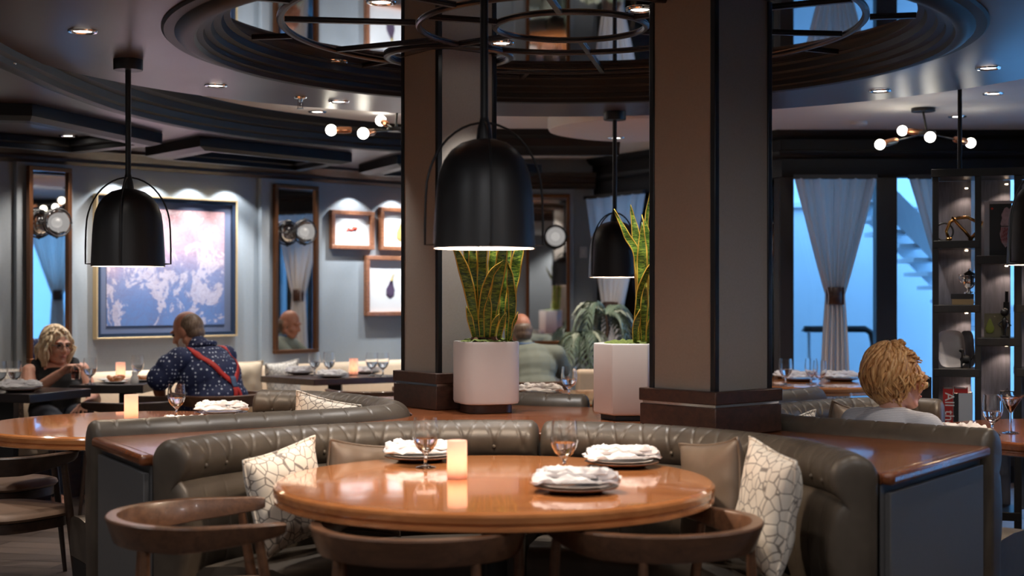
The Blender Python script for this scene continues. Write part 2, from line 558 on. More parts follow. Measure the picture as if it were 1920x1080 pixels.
# the long picture wall runs away to the right
WP = Vector((-3.4, 9.436, 0)); WU = Vector((.7196, .6944, 0)); WN = Vector((.6944, -.7196, 0))
def W3(s, out, z): return WP + WU * s + WN * out + Vector((0, 0, z))
def w_s(px, out=0.0):
    k = (px - 960) / F
    p = WP + WN * out
    return (k * p.y - p.x) / (WU.x - k * WU.y)
def wbox(mb, s0, s1, o0, o1, z0, z1):
    P = [W3(s0, o0, 0), W3(s1, o0, 0), W3(s1, o1, 0), W3(s0, o1, 0)]
    mb.prism([(p.x, p.y) for p in P], z0, z1)
s_end = 3.68
wall_seg('wall_left', W3(-3.6, 0, 0), W3(s_end, 0, 0), 0, ZT)
e = W3(s_end, 0, 0)
RW0, RW1 = Vector((.72, 12.02, 0)), Vector((1.9, 9.95, 0))
wall_seg('wall_rear', e, RW0, 0, ZT)
wall_seg('wall_west', (-6, -3.5), W3(-3.6, 0, 0), 0, ZT)
wall_seg('wall_south', (4.6, -3.5), (-6, -3.5), 0, ZT)
# pilasters that carry the tall mirrors
m = MB(); wbox(m, w_s(31, .05), w_s(137, .05), .002, .05, 0, 2.24); struct('trim_1', m, M_wall, bevel=.004)
m = MB(); wbox(m, w_s(490, .05), w_s(604, .05), .002, .05, 0, 2.24); struct('trim_2', m, M_wall, bevel=.004)
m = MB(); m.bb(.02, .515, 11.95, 12.0, 0, 2.24); struct('trim_3', m, M_wall, bevel=.004)
# wooden crown moulding above the picture wall
m = MB()
prof = [(0.002, 2.205), (.05, 2.205), (.07, 2.225), (.07, 2.245), (.11, 2.26), (.13, 2.29), (.16, 2.30), (.16, 2.335), (.002, 2.335)]
m.loft([[W3(s, o, z) for (o, z) in prof] for s in (-3.6, s_end - .05)])
struct('trim_4', m, M_mould_brown)
m = MB()
m.loft([[Vector((x, 12.0 - o - .01, z)) for (o, z) in prof] for x in (-.7, .70)])
struct('trim_5', m, M_mould_brown)

# ---------------------------------------------------------------- window walls (right)
WD = (RW1 - RW0).normalized(); WDN = Vector((WD.y, -WD.x, 0))      # towards the outside? checked below
if WDN.y < 0: WDN = -WDN
def frame_win(name, a, b, z0, z1, bars, th=.09, fw=.07):
    """window from a to b on plan: outer frame, mullions at the given fractions, one pane of glass per light"""
    a, b = Vector(a), Vector(b); d = (b - a); L = d.length; d.normalize()
    n = Vector((-d.y, d.x, 0))
    def bx(mb, s0, s1, q0, q1, z0, z1):
        P = [a + d * s0 + n * q0, a + d * s1 + n * q0, a + d * s1 + n * q1, a + d * s0 + n * q1]
        mb.prism([(p.x, p.y) for p in P], z0, z1)
    fr = MB()
    bx(fr, 0, L, 0, th, z1 - fw, z1); bx(fr, 0, L, 0, th, z0, z0 + fw)
    for (c, w) in bars: bx(fr, c - w / 2, c + w / 2, -.002, th + .002, z0, z1)
    o = fr.build(name, M_window_frame); o['kind'] = 'structure'
    gl = MB(); bx(gl, .01, L - .01, th * .45, th * .45 + .006, z0 + .02, z1 - .02)
    g = gl.build('pane', M_pane, o)
    return o
def xr(px, Y=9.95): return (px - 960) * Y / F
zh = 2.14
barsR = []
x0 = 1.9
for (p0, p1) in ((1463, 1487), (1643, 1682), (1858, 1880)):
    barsR.append(((xr(p0) + xr(p1)) / 2 - x0, xr(p1) - xr(p0)))
barsR += [(2.2, .08), (2.66, .08)]
frame_win('window_1', (x0, 9.95, 0), (4.6, 9.95, 0), .12, 2.21, barsR)
Ls = (RW1 - RW0).length
frame_win('window_2', RW0, RW1, .12, 2.21, [(.04, .08), (.28, .06), (1.3, .07), (Ls - .05, .1)])
frame_win('window_3', (4.6, 9.0, 0), (4.6, 6.2, 0), .12, 2.21, [(.05, .1), (1.4, .1), (2.75, .1)])
wall_seg('wall_right.001', (4.6, 9.95), (4.6, 9.0), 0, ZT)
def head(name, prof, P):
    """moulded header swept along plan points; prof = (distance into the room, z)"""
    mb = MB(); P = [Vector(p) for p in P]; rings = []
    for k, p in enumerate(P):
        a = (P[k] - P[k - 1]).normalized() if k else (P[1] - P[0]).normalized()
        b = (P[k + 1] - P[k]).normalized() if k < len(P) - 1 else a
        na, nb = Vector((a.y, -a.x, 0)), Vector((b.y, -b.x, 0))
        n = (na + nb); n = n / max(.3, n.length_squared / 2)
        rings.append([p + n * o + Vector((0, 0, z)) for (o, z) in prof])
    mb.loft(rings)
    return struct(name, mb, M_mould)
hp = [(-.10, zh), (.03, zh), (.035, zh + .012), (.035, zh + .125), (.06, zh + .14), (.075, zh + .165), (.075, zh + .18), (.045, zh + .185), (.045, ZT - .06), (.08, ZT - .045), (.11, ZT - .01), (.11, ZT), (-.10, ZT)]
head('trim_6', hp, [RW0, RW1, (4.6, 9.95, 0), (4.6, 5.0, 0)])
m = MB(); m.prism([RW0, RW1, RW1 + WDN * .1, RW0 + WDN * .1], 0, .12); m.bb(1.9, 4.6, 9.95, 10.05, 0, .12); m.bb(4.6, 4.7, 6.2, 9.0, 0, .12)
struct('baseboard_right', m, M_mould)
wall_seg('wall_right', (4.6, 6.2), (4.6, -3.5), 0, ZT)

# ---------------------------------------------------------------- ceiling
m = MB(); m.bb(-6.3, 4.8, -3.7, 12.5, ZT, ZT + .1); struct('ceiling', m, M_ceil_hi)
path = smoothpath([(-.4, 1.0, 0), (-.6, 3.2, 0), (-1.45, 4.15, 0), (-1.88, 4.75, 0), (-2.10, 5.35, 0), (-2.17, 5.9, 0), (-2.175, 6.4, 0), (-2.17, 6.95, 0), (-2.08, 7.8, 0), (-1.8, 8.62, 0), (-1.38, 9.22, 0), (-.79, 9.72, 0), (-.2, 9.95, 0)], .1)
rim = MB()
pr = [(-.05, 2.325), (-.04, 2.30), (0, 2.292), (.025, 2.30), (.032, 2.325), (.05, 2.335), (.06, 2.37), (.10, 2.378), (.115, 2.41), (.16, 2.42), (.18, 2.44), (.19, ZT), (-.05, ZT)]
rings = []
for k, p in enumerate(path):
    t = (path[min(k + 1, len(path) - 1)] - path[max(k - 1, 0)]).normalized()
    n = Vector((t.y, -t.x, 0))
    rings.append([p + n * o + Vector((0, 0, z)) for (o, z) in pr])
rim.loft(rings); struct('trim_7', rim, M_mould, smooth=30)
sof = MB()
outer = [p + Vector((-8, 1.5, 0)) for p in path]
poly = [(p.x, p.y) for p in path] + [(e.x + .1, e.y + .1), (-4.4, 12.6), (-6.2, 12.6), (-6.2, 1.0)]
sof.prism(poly, 2.32, ZT - .002); struct('ceiling.001', sof, M_ceil)
# beam that crosses behind the columns towards the windows
m = MB(); m.loft([[Vector((x, y - o, z)) for (o, z) in [(0, 2.30), (.04, 2.292), (.06, 2.33), (.10, 2.35), (.12, 2.40), (.17, 2.42), (.18, ZT), (-.1, ZT), (-.1, 2.30)]] for (x, y) in ((-.25, 9.97), (.75, 9.97))])
struct('trim_8', m, M_mould)
# rounded lower panel beside it
m = MB(); m.lathe([(0, 2.37), (.60, 2.37), (.65, 2.38), (.66, 2.40), (.66, ZT - .003), (0, ZT - .003)], 96, (.89, 9.2, 0))
struct('ceiling.002', m, M_ceil_hi)
# the lowered round ring and its lip
m = MB(); m.lathe([(1.585, 2.36), (2.42, 2.36), (2.43, 2.365), (2.43, 2.375), (2.40, 2.38), (2.40, 2.43), (2.44, 2.44), (2.44, ZT - .002), (1.585, ZT - .002)], 160, (CX, CY, 0))
struct('ceiling.003', m, M_ceil, smooth=30)
m = MB(); m.lathe([(1.65, 2.356), (1.64, 2.347), (1.60, 2.345), (1.585, 2.33), (1.55, 2.318), (1.525, 2.322), (1.515, 2.338), (1.49, 2.343), (1.485, 2.362), (1.46, 2.368), (1.45, 2.388), (1.42, 2.395), (1.41, 2.42), (1.385, 2.428), (1.385, 2.442), (1.65, 2.442)], 160, (CX, CY, 0))
struct('trim_9', m, M_mould, smooth=30)
# mirror in the middle of the round ceiling with its pattern of bars
t_ = NT('dark_tinted_mirror'); t_.set(Base_Color=(.52, .54, .57, 1), Metallic=1.0, Roughness=.03); M_tint = t_.mat
cm = thing('ceiling_mirror', 'round dark tinted mirror ceiling with pattern of bronze rings and spokes', 'mirror', (CX, CY, 2.43))
m = MB(); m.lathe([(0, 2.43), (1.40, 2.43), (1.40, 2.455), (0, 2.455)], 128, (CX, CY, 0)); m.build('mirror_plate', M_tint, cm)
def ring(r, w, c=(CX, CY), z0=2.418, z1=2.429, n=128):
    mb = MB(); mb.lathe([(r - w / 2, z1), (r - w / 2, z0 + .006), (r - w / 4, z0), (r + w / 4, z0), (r + w / 2, z0 + .006), (r + w / 2, z1), (r - w / 2, z1)], n, (c[0], c[1], 0)); return mb
for r, w in ((.312, .026), (.63, .022), (1.19, .028)):
    ring(r, w).build('ring_bar', M_mullion, cm)
for (r0, r1, n, ph) in ((.327, .616, 6, 20), (.645, 1.172, 10, 8), (1.207, 1.385, 10, 26)):
    for i in range(n):
        a = R(ph + 360 * i / n); mb = MB()
        mb.box(CX + math.cos(a) * (r0 + r1) / 2, CY + math.sin(a) * (r0 + r1) / 2, 2.424, r1 - r0, .022, .010, a)
        mb.build('spoke_bar', M_mullion, cm)
# square frames hung under the soffit
def hung_frame(name, P, w=.13, z0=2.235, z1=2.318):
    P = [Vector((p[0], p[1], 0)) for p in P]; n = len(P)
    c = sum(P, Vector()) / n
    inn = [p + (c - p).normalized() * w * 1.35 for p in P]
    stp = [p + (c - p).normalized() * w * .55 for p in P]
    mb = MB()
    def rg(Q, z): return [q + Vector((0, 0, z)) for q in Q]
    rings = [rg(P, z1), rg(P, z0 + .02), rg(stp, z0), rg(inn, z0), rg(inn, z0 + .03), rg([p + (c - p).normalized() * w * 1.6 for p in P], z0 + .04), rg([p + (c - p).normalized() * w * 1.6 for p in P], z1)]
    mb.loft(rings, loop=True)
    return struct(name, mb, M_mould, smooth=0)
hung_frame('trim_10', [(-1.97, 8.98), (-1.13, 10.04), (-1.55, 10.66), (-2.48, 9.62)])
hung_frame('trim_11', [(-2.17, 8.83), (-2.51, 7.44), (-3.3, 7.3), (-3.8, 8.3), (-2.82, 9.32)])
hung_frame('trim_12', [(-.82, 10.16), (.23, 10.94), (-.25, 11.5), (-1.18, 10.95)])

# ---------------------------------------------------------------- outside the windows
m = MB(); m.bb(-.5, 11, 13.6, 13.8, -.3, 4.2); struct('outside_wall', m, M_hull)
m = MB(); m.bb(8.2, 8.4, 4, 13.6, -.3, 3.4); struct('added_outside_wall', m, M_hull)  # added wall, blocks part of the sky light entering the side window
m = MB(); m.bb(4.7, 8.2, 4, 9.9, -.3, -.12); struct('added_outside_deck', m, M_deck)  # deck added along with that wall to dim the side window
m = MB()
for i in range(9): m.bb(.2 + 1.1 * i, .24 + 1.1 * i, 13.57, 13.6, -.1, 4.2)
m.bb(-.5, 11, 13.55, 13.6, 2.15, 2.2); struct('outside_wall_trim', m, M_hull)
st = thing('staircase', 'white steel outdoor staircase seen through the window beside the curtain', 'stairs', at(1700, 560, 12.4))
Q0, Q1 = at(1600, 340, 12.4), at(1880, 620, 12.4)
for k in range(12):
    p = Q0.lerp(Q1, k / 11); mb = MB(); mb.box(p.x, p.y, p.z - .1, .34, .75, .035); mb.build('tread', M_hull, st)
for sy in (-.39, .39):
    mb = MB(); d = Q1 - Q0; mid = (Q0 + Q1) / 2
    mb.box(mid.x, mid.y + sy, mid.z + .02, d.length, .03, .2, rot=Matrix.Rotation(math.atan2(-d.z, d.x), 3, 'Y')); mb.build('stringer', M_hull, st)
rl = thing('deck_rail', 'dark handrail with bent end on the deck outside the window', 'railing', at(1565, 617, 12.0))
p0, p1 = at(1508, 617, 12), at(1622, 617, 12)
mb = MB(); mb.tube([p0 + Vector((0, 0, -.02)), p0, p1, p1 + Vector((.05, 0, -.03)), p1 + Vector((.07, 0, -.12)), Vector((p1.x + .07, 12, -.1))], .028, 10); mb.build('rail', M_window_frame, rl)
mb = MB(); mb.tube([p0 + Vector((.04, 0, 0)), Vector((p0.x + .04, 12, -.12))], .018, 8); mb.build('post', M_hull, rl)

# ---------------------------------------------------------------- curtains
def curtain(name, label, c, d, wt, wm, wb, zt, zm, zb, folds=9, amp=.035, group=None, zt2=None):
    """gathered curtain tied in the middle; c = plan point, d = plan direction"""
    c = Vector(c); d = Vector(d).normalized(); n = Vector((-d.y, d.x, 0))
    o = thing(name, label, 'curtain', (c.x, c.y, zb), 0, group)
    def fn(u, v):
        z = zt + (zb - zt) * v
        if z > zm:
            q = (zt - z) / (zt - zm); w = wt + (wm - wt) * (q * .9 + .1 * q * q); g = q
        else:
            q = (zm - z) / (zm - zb); w = wm + (wb - wm) * (q ** .75); g = 1 - q * .6
        ph = 2 * PI * folds * (u + .02 * math.sin(9 * u))
        a = amp * (.55 + .45 * g) * min(1, w / .25 + .3)
        return c + d * ((u - .5) * w + .006 * math.sin(ph * 2 + 4 * v)) + n * (a * math.sin(ph) + .012 * math.sin(ph * .5 + 2)) + Vector((0, 0, z))
    mb = MB(); mb.grid(fn, folds * 12 + 1, 50); mb.build('drape', M_curtain, o, smooth=180, recalc=False)
    mb = MB(); mb.lathe([(wm * .48, zm - .06), (wm * .52, zm - .055), (wm * .54, zm), (wm * .52, zm + .055), (wm * .48, zm + .06)], 24, (0, 0, 0), .75)
    a = math.atan2(d.y, d.x)
    mb.xf(Matrix.Translation(c) @ Matrix.Rotation(a, 4, 'Z')); mb.build('tieback', M_dwood, o)
    mb = MB(); mb.box(c.x, c.y, zt + .012, wt * 1.02, .03, .03, a); mb.build('top_tape', M_window_frame, o)
    return o
yk = 9.80
curtain('curtain', 'sheer cream curtain tied at its waist in front of window, beside column', (xr(1566, yk), yk, 0), (1, 0, 0), .56, .118, .24, 2.118, 1.31, .05)
curtain('curtain', 'sheer cream curtain half hidden behind the bookshelf', (xr(1792, yk), yk, 0), (1, 0, 0), .64, .118, .24, 2.118, 1.31, .05)
cc = RW0 + WD * .44 - WDN * .13
curtain('curtain', 'blue-lit cream curtain behind the palm at the back window', cc, WD, .84, .2, .4, 2.118, 1.2, .05, 10)
cc = RW0 + WD * 1.75 - WDN * .13
curtain('curtain', 'cream curtain seen only as a reflection in the middle mirror', cc, WD, .6, .118, .24, 2.118, 1.31, .05)
for k, y in enumerate((6.9, 8.2)):
    curtain('curtain', ['cream curtain by the side window, reflected in the mirror behind the blonde woman', 'cream curtain by the side window nearer the bookshelf corner'][k], (4.46, y, 0), (0, 1, 0), .7, .118, .24, 2.118, 1.31, .05)
MLAMPS = []; LAMPS, PENDS, CANDLES, BULBS, SHELFLEDS = [], [], [], [], []
rnd = random.Random(7)
# ---------------------------------------------------------------- banquettes
def normals(path, c):
    out = []
    for k, p in enumerate(path):
        t = (path[min(k + 1, len(path) - 1)] - path[max(k - 1, 0)]).normalized()
        n = Vector((t.y, -t.x, 0))
        if n.dot(Vector((c[0], c[1], 0)) - p) < 0 : n = -n
        out.append((t, n))
    return out
def fixside(path, nn):
    # keep the inward side continuous
    for k in range(1, len(nn)):
        if nn[k][1].dot(nn[k - 1][1]) < 0: nn[k] = (nn[k][0], -nn[k][1])
    return nn
def banquette(label, pts, c, seat=.5, seat_step=.05, group=None, pitch=.12, ph=0.0):
    path = resample([Vector(p) for p in pts], .0045)
    nn = fixside(path, normals(path, c))
    base = path[len(path) // 2]
    o = thing('banquette', label, 'banquette', (base.x, base.y, 0), 0, group)
    # cross-section (u inwards, z); w is where a point sits on the tufted roll, v on the lower cushion
    sec = [(.005, .06, -1, -1), (.005, .5, -1, -1), (.005, .70, -1, -1)]
    cu, cz, rr = .074, .784, .071
    NA = 26
    for i in range(NA + 1):
        a = R(178 - (178 + 62) * i / NA)
        sec.append((cu + rr * math.cos(a), cz + rr * math.sin(a), (178 - math.degrees(a)), -1))
    for i in range(9):
        t = i / 8
        sec.append((.118 + .034 * math.sin(PI * (.12 + .78 * t)), .695 - .26 * t, -1, t))
    sec += [(.135, .06, -1, -1)]
    A0, A1 = 62.0, 196.0       # where the creases start over the top and where the buttons sit
    mb = MB(); rings = []
    cuz = Vector((0, 0, 1))
    for k, p in enumerate(path):
        s = k * .0045 + ph; t, n = nn[k]
        d = ((s + pitch / 2) % pitch) - pitch / 2
        ring = []
        for (u, z, w, v) in sec:
            if w >= 0:
                a = (w - A0) / (A1 - A0); a2 = min(1, max(0, a))
                e = abs(abs(d) - pitch / 2 * (1 - a2))
                f = math.exp(-(e / .0034) ** 2) * (1 if a > -.15 else 0) * (1 if a < 1.05 else 0)
                f += math.exp(-((abs(d) / .011) ** 2 + ((w - A1) / 13) ** 2)) * 1.3
                dr = -.004 * f
                ring.append(p + n * (cu + (u - cu) * (1 + dr / rr)) + cuz * (cz + (z - cz) * (1 + dr / rr)))
            elif v >= 0:
                e = abs(d) - 0
                f = math.exp(-(e / .005) ** 2) * math.sin(PI * v)
                ring.append(p + n * (u - .006 * f) + cuz * z)
            else:
                ring.append(p + n * u + cuz * z)
        rings.append(ring)
    def capring(r, out, f, t, n, p):
        res = []
        for (q, (u, z, w, v)) in zip(r, sec):
            res.append(p + t * out + n * (.074 + (u - .074) * f) + cuz * (.44 + (z - .44) * (1 - (1 - f) * .17)))
        return res
    st, sn = nn[0]; et, en = nn[-1]
    pre = [capring(rings[0], -.03 * q, f, st, sn, path[0]) for q, f in ((1, .35), (.93, .62), (.72, .82), (.38, .95))]
    post = [capring(rings[-1], .03 * q, f, et, en, path[-1]) for q, f in ((.38, .95), (.72, .82), (.93, .62), (1, .35))]
    mb.loft(pre + rings + post)
    bk = mb.build('backrest', M_leather, o, smooth=60)
    btn = None
    L = len(path) * .0045
    k0 = math.ceil((.03 + ph) / pitch)
    while k0 * pitch - ph < L - .03:
        i = int((k0 * pitch - ph) / .0045); t, n = nn[i]; a = R(178 - A1)
        q = path[i] + n * (cu + (rr - .005) * math.cos(a)) + cuz * (cz + (rr - .005) * math.sin(a))
        if btn is None:
            b = MB(); b.ell((0, 0, 0), .0085, None, 10, 6); btn = b.build('tuft_button', M_leather, bk, world=False)
            btn.location = q - Vector(o.location)
        else:
            x = btn.copy(); COL.objects.link(x); x.location = q - Vector(o.location)
        k0 += 1
    # seat cushion and plinth
    sp = path[::8] + [path[-1]]; sn_ = nn[::8] + [nn[-1]]
    prof = [(.162, .30), (.162, .43), (.19, .452), (.30, .462), (seat - .06, .460), (seat - .015, .446), (seat, .42), (seat, .33), (seat - .015, .30)]
    mb = MB(); mb.loft([[p + n * u + cuz * z for (u, z) in prof] for p, (t, n) in zip(sp, sn_)])
    mb.build('seat', M_leather, o, smooth=50)
    prof = [(.162, .0), (.162, .298), (seat - .04, .298), (seat - .04, .0)]
    mb = MB(); mb.loft([[p + n * u + cuz * z for (u, z) in prof] for p, (t, n) in zip(sp, sn_)])
    mb.build('plinth', M_black, o, smooth=30)
    return o
FC = (-.08, 4.2); FR = 1.148
front = arc(FC[0], FC[1], FR, FR, 160, -3.5, 120)
BC = (.45, 7.7)
rear_r = arc(BC[0], BC[1], 1.3, 1.14, -29, -92.1, 60)
rear_l = arc(BC[0], BC[1], .95, 1.14, -98, -158, 60)
left_pts = [(-1.50, 5.20, 0), (-1.26, 5.35, 0), (-1.0, 5.54, 0), (-.65, 5.77, 0), (-.47, 5.98, 0), (-.44, 6.2, 0), (-.53, 6.46, 0), (-.70, 6.72, 0), (-.94, 6.94, 0), (-1.2, 7.03, 0)]
right_pts = [(1.61, 4.89, 0), (1.34, 5.125, 0), (1.06, 5.40, 0), (.95, 5.6, 0), (.925, 5.82, 0), (1.01, 6.05, 0), (1.2, 6.26, 0), (1.474, 6.46, 0), (1.7, 6.52, 0), (1.93, 6.42, 0)]
leftp = smoothpath(left_pts, .02); rightp = smoothpath(right_pts, .02)
banquette('olive leather tufted banquette half at the front table, with the tilted pale cushion', arc(*FC, FR, FR, 160, 82.05, 90), FC, .5, ph=.02)
banquette('olive leather tufted banquette half at the front table, with the upright pale cushion', arc(*FC, FR, FR, 78.15, -3.5, 90), FC, .5, ph=.05)
banquette('olive leather tufted U-shaped banquette around the table with one lit candle', leftp, (-1.4, 6.3), .44)
banquette('olive leather tufted banquette in which the copper-haired woman sits', rightp, (1.7, 5.75), .47)
g = 'rear banquette halves seen between the planters'
banquette('olive leather banquette back behind the counter, half on the hexagonal planter side', rear_r, BC, .45, group=None)
banquette('olive leather banquette back behind the counter, half beside the round planter', rear_l, BC, .45, group=None)
# ---------------------------------------------------------------- island counter between the four booths
def off(P, c, u):
    nn = fixside(P, normals(P, c)); return [p + n * u for p, (t, n) in zip(P, nn)]
isl = off(front, FC, -.003) + off(rightp, (1.7, 5.75), -.003) + off(rear_r, BC, -.003) + off(rear_l, BC, -.003) + off(list(reversed(leftp)), (-1.4, 6.3), -.003)
ct = thing('island_counter', 'red-brown wooden counter on slate panels between the four booths, carrying columns and planters', 'counter', (.2, 5.85, 0))
m = MB(); m.prism([(p.x, p.y) for p in isl], .765, .80); m.build('counter_top', M_counter, ct, bevel=.004)
m = MB(); m.prism([(p.x, p.y) for p in isl], 0, .764); m.build('body', M_panel, ct)
def wing(p0, p1, nm):
    p0, p1 = Vector(p0), Vector(p1); d = (p1 - p0).normalized(); n = Vector((d.y, -d.x, 0))
    L = (p1 - p0).length; mid = (p0 + p1) / 2; a = math.atan2(d.y, d.x)
    if n.dot(mid - Vector((.2, 5.85, 0))) < 0: n = -n
    mb = MB(); c = mid + n * .012; mb.box(c.x, c.y, .39, L - .07, .02, .70, a); mb.build('end_panel', M_panel, ct, bevel=.003)
    mb = MB(); c = mid + n * .018; mb.box(c.x, c.y, .783, L - .02, .045, .036, a); mb.build('nosing', M_counter, ct, bevel=.012, seg=3)
wing(front[0] , leftp[0], 'l'); wing(front[-1], rightp[0], 'r')
wing(rear_r[0], rightp[-1], 'rr'); wing(rear_l[-1], leftp[-1], 'rl')

# ---------------------------------------------------------------- columns
def column(label, corner, ld, rd, s):
    c = Vector((corner[0], corner[1], 0)); l = Vector((ld[0], ld[1], 0)).normalized(); r = Vector((-l.y, l.x, 0))
    if r.x < 0: r = -r
    mid = c + (l + r) * s / 2
    o = thing('column', label, 'column', (mid.x, mid.y, .80)); o['kind'] = 'thing'
    def sq(h): return [(q.x, q.y) for q in (mid - l * h - r * h, mid + l * h - r * h, mid + l * h + r * h, mid - l * h + r * h)]
    h = s / 2
    mb = MB(); mb.prism(sq(h - .006), .965, 2.4285); mb.build('shaft', M_linen, o)
    for (a, b) in ((-1, -1), (1, -1), (1, 1), (-1, 1)):
        q = mid + l * (h - .012) * a + r * (h - .012) * b
        mb = MB(); mb.box(q.x, q.y, 1.695, .024, .024, 1.465, math.atan2(l.y, l.x)); mb.build('corner_strip', M_strip, o, bevel=.003)
    mb = MB(); mb.prism(sq(h + .025), .802, .908); mb.build('base', M_dwood, o, bevel=.004)
    mb = MB(); mb.prism(sq(h + .017), .908, .918); mb.build('base_groove', M_chrome, o)
    mb = MB(); mb.prism(sq(h + .028), .918, .966); mb.build('base_cap', M_dwood, o, bevel=.004)
    return o, mid
colL, midL = column('taupe square column with dark wood base, rising behind the front pendant lamp', (-.333, 6.39), (-.187, .263), 0, .323)
colR, midR = column('taupe square column with dark wood base, nearer one beside the hexagonal planter', (.738, 5.17), (-.216, .248), 0, .329)
for mid in (midL,):
    ring(.285, .034, (mid.x, mid.y), 2.412, 2.4285, 64).build('ring_bar', M_mullion, cm)

# ---------------------------------------------------------------- planters
def leaf(mb, pts, w, face=0.0, tw=0.0):
    """strap leaf along pts; w in metres; material 0 green, 1 yellow margin"""
    P = smoothpath(pts, .02); n = len(P)
    prof = (-1, -.80, -.3, .3, .80, 1)
    rows = []
    for k, p in enumerate(P):
        t = k / (n - 1)
        tan = (P[min(k + 1, n - 1)] - P[max(k - 1, 0)]).normalized()
        wid = w * (.42 + .58 * math.sin(min(1, t * 1.5) * PI / 2)) * (1 if t < .62 else max(.02, math.cos((t - .62) / .38 * PI / 2) ** .8)) / 2
        a = face + tw * t
        sd = Vector((math.cos(a), math.sin(a), 0)); sd = (sd - tan * sd.dot(tan)).normalized()
        nr = sd.cross(tan)
        rows.append([p + sd * wid * q + nr * (.22 * wid * q * q + .004 * math.sin(k * 1.1 + q)) for q in prof])
    b = len(mb.v)
    for r in rows: mb.v.extend(r)
    for k in range(n - 1):
        for i in range(5):
            mb.f.append((b + k * 6 + i, b + k * 6 + i + 1, b + (k + 1) * 6 + i + 1, b + (k + 1) * 6 + i)); mb.m.append(1 if i in (0, 4) else 0)
def snake(o, Y, ls):
    mb = MB()
    for (pl, w, dy, face) in ls:
        n = len(pl)
        pts = [at(x, y, Y + dy * (k / (n - 1)) + dy * .3) for k, (x, y) in enumerate(pl)]
        leaf(mb, pts, 1.0 * w * Y / F, face, rnd.uniform(-.3, .3))
    f = mb.build('foliage', [M_leaf, M_leaf_edge], o, smooth=180, recalc=False)
    sm = f.modifiers.new('thick', 'SOLIDIFY'); sm.thickness = .004; sm.offset = 0
    return f
Y1 = 6.27; c1 = at(911, 757, Y1)
pl1 = thing('potted_snake_plant', 'yellow-edged snake plant in rounded white pot, under the front pendant lamp', 'potted plant', (c1.x, Y1 + .02, .80))
def superring(cx, cy, z, h, e=3.6, rot=.35, n=48):
    out = []
    for i in range(n):
        a = 2 * PI * i / n; ca, sa = math.cos(a), math.sin(a)
        r = h / (abs(ca) ** e + abs(sa) ** e) ** (1 / e)
        out.append(Vector((cx + r * math.cos(a + rot), cy + r * math.sin(a + rot), z)))
    return out
pc = (c1.x, Y1 + .03)
def potloft(h0, zb, zt, rf, wall=.012):
    mb = MB(); S = [(.86, zb), (.97, zb + .004), (1, zb + .015), (1.0, zt - .01), (.985, zt), ((h0 - wall) / h0, zt), ((h0 - wall - .002) / h0, zt - .01), ((h0 - wall - .002) / h0, zt - .06)]
    mb.loft([rf(h0 * f, z) for f, z in S]); return mb
potloft(.133, .838, 1.113, lambda h, z: superring(pc[0], pc[1], z, h)).build('pot', M_planter, pl1, smooth=50)
m = MB(); m.loft([superring(pc[0], pc[1], z, .105) for z in (.8015, .838)]); m.build('foot', M_dwood, pl1)
def mossy(cx, cy, z, r, seed):
    mb = MB()
    def fn(u, v):
        a = 2 * PI * u; q = r * v
        p = Vector((cx + q * math.cos(a), cy + q * math.sin(a), z))
        p.z += .016 * mnoise.noise(p * 28 + Vector((seed, 0, 0))) + .012 * (1 - v * v) + (.012 * max(0, mnoise.noise(p * 60 + Vector((seed, 3, 0)))))
        return p
    mb.grid(fn, 48, 16, True); return mb
mossy(pc[0], pc[1], 1.112, .122, 1).build('moss', M_moss, pl1, smooth=180)
mossy(pc[0], pc[1] - .03, 1.118, .07, 4).build('bark_mulch', M_soil, pl1, smooth=180)
snake(pl1, Y1 + .02, [
    ([(896, 640), (880, 545), (862, 485), (846, 455)], 22, -.05, .2), ([(898, 640), (884, 530), (876, 470), (868, 415)], 16, .04, -.3),
    ([(898, 642), (890, 560), (886, 480), (888, 405)], 17, .0, .1), ([(904, 642), (903, 560), (905, 480), (906, 390)], 20, -.02, -.1),
    ([(918, 640), (921, 540), (924, 470), (928, 410)], 17, .06, .3), ([(916, 642), (926, 570), (940, 490), (948, 420)], 22, -.03, .0),
    ([(952, 640), (958, 560), (970, 490), (984, 425)], 24, .03, -.2), ([(903, 641), (904, 580), (918, 520), (943, 488)], 17, -.07, .2),
    ([(955, 641), (961, 580), (958, 530), (952, 490)], 17, -.02, -.1), ([(890, 641), (884, 610), (874, 574)], 11, -.08, .3),
    ([(913, 641), (914, 600), (917, 554)], 16, -.05, .0), ([(922, 641), (926, 612), (936, 588)], 13, -.09, .1),
    ([(934, 641), (940, 612), (949, 586)], 12, -.08, -.3), ([(956, 641), (962, 612), (970, 584)], 9, -.06, 1.0),
    ([(937, 640), (944, 540), (952, 480), (962, 425)], 15, .07, .4), ([(927, 640), (934, 560), (936, 500), (932, 440)], 13, .08, -.3)])
Y2 = 5.88
hx = Vector((.486, 5.94, 0))
pl2 = thing('potted_snake_plant', 'tall yellow-edged snake plant in hexagonal white pot by the nearer column', 'potted plant', (hx.x, hx.y, .80))
def hexring(h, z): return [Vector((hx.x + h * math.cos(R(60 * i - 122)), hx.y + h * math.sin(R(60 * i - 122)), z)) for i in range(6)]
mb = potloft(.146, .822, 1.118, hexring); mb.build('pot', M_planter, pl2, smooth=20, bevel=.004)
m = MB(); m.loft([hexring(.115, z) for z in (.8015, .822)]); m.build('foot', M_black, pl2)
mossy(hx.x, hx.y, 1.112, .118, 9).build('moss', M_moss, pl2, smooth=180)
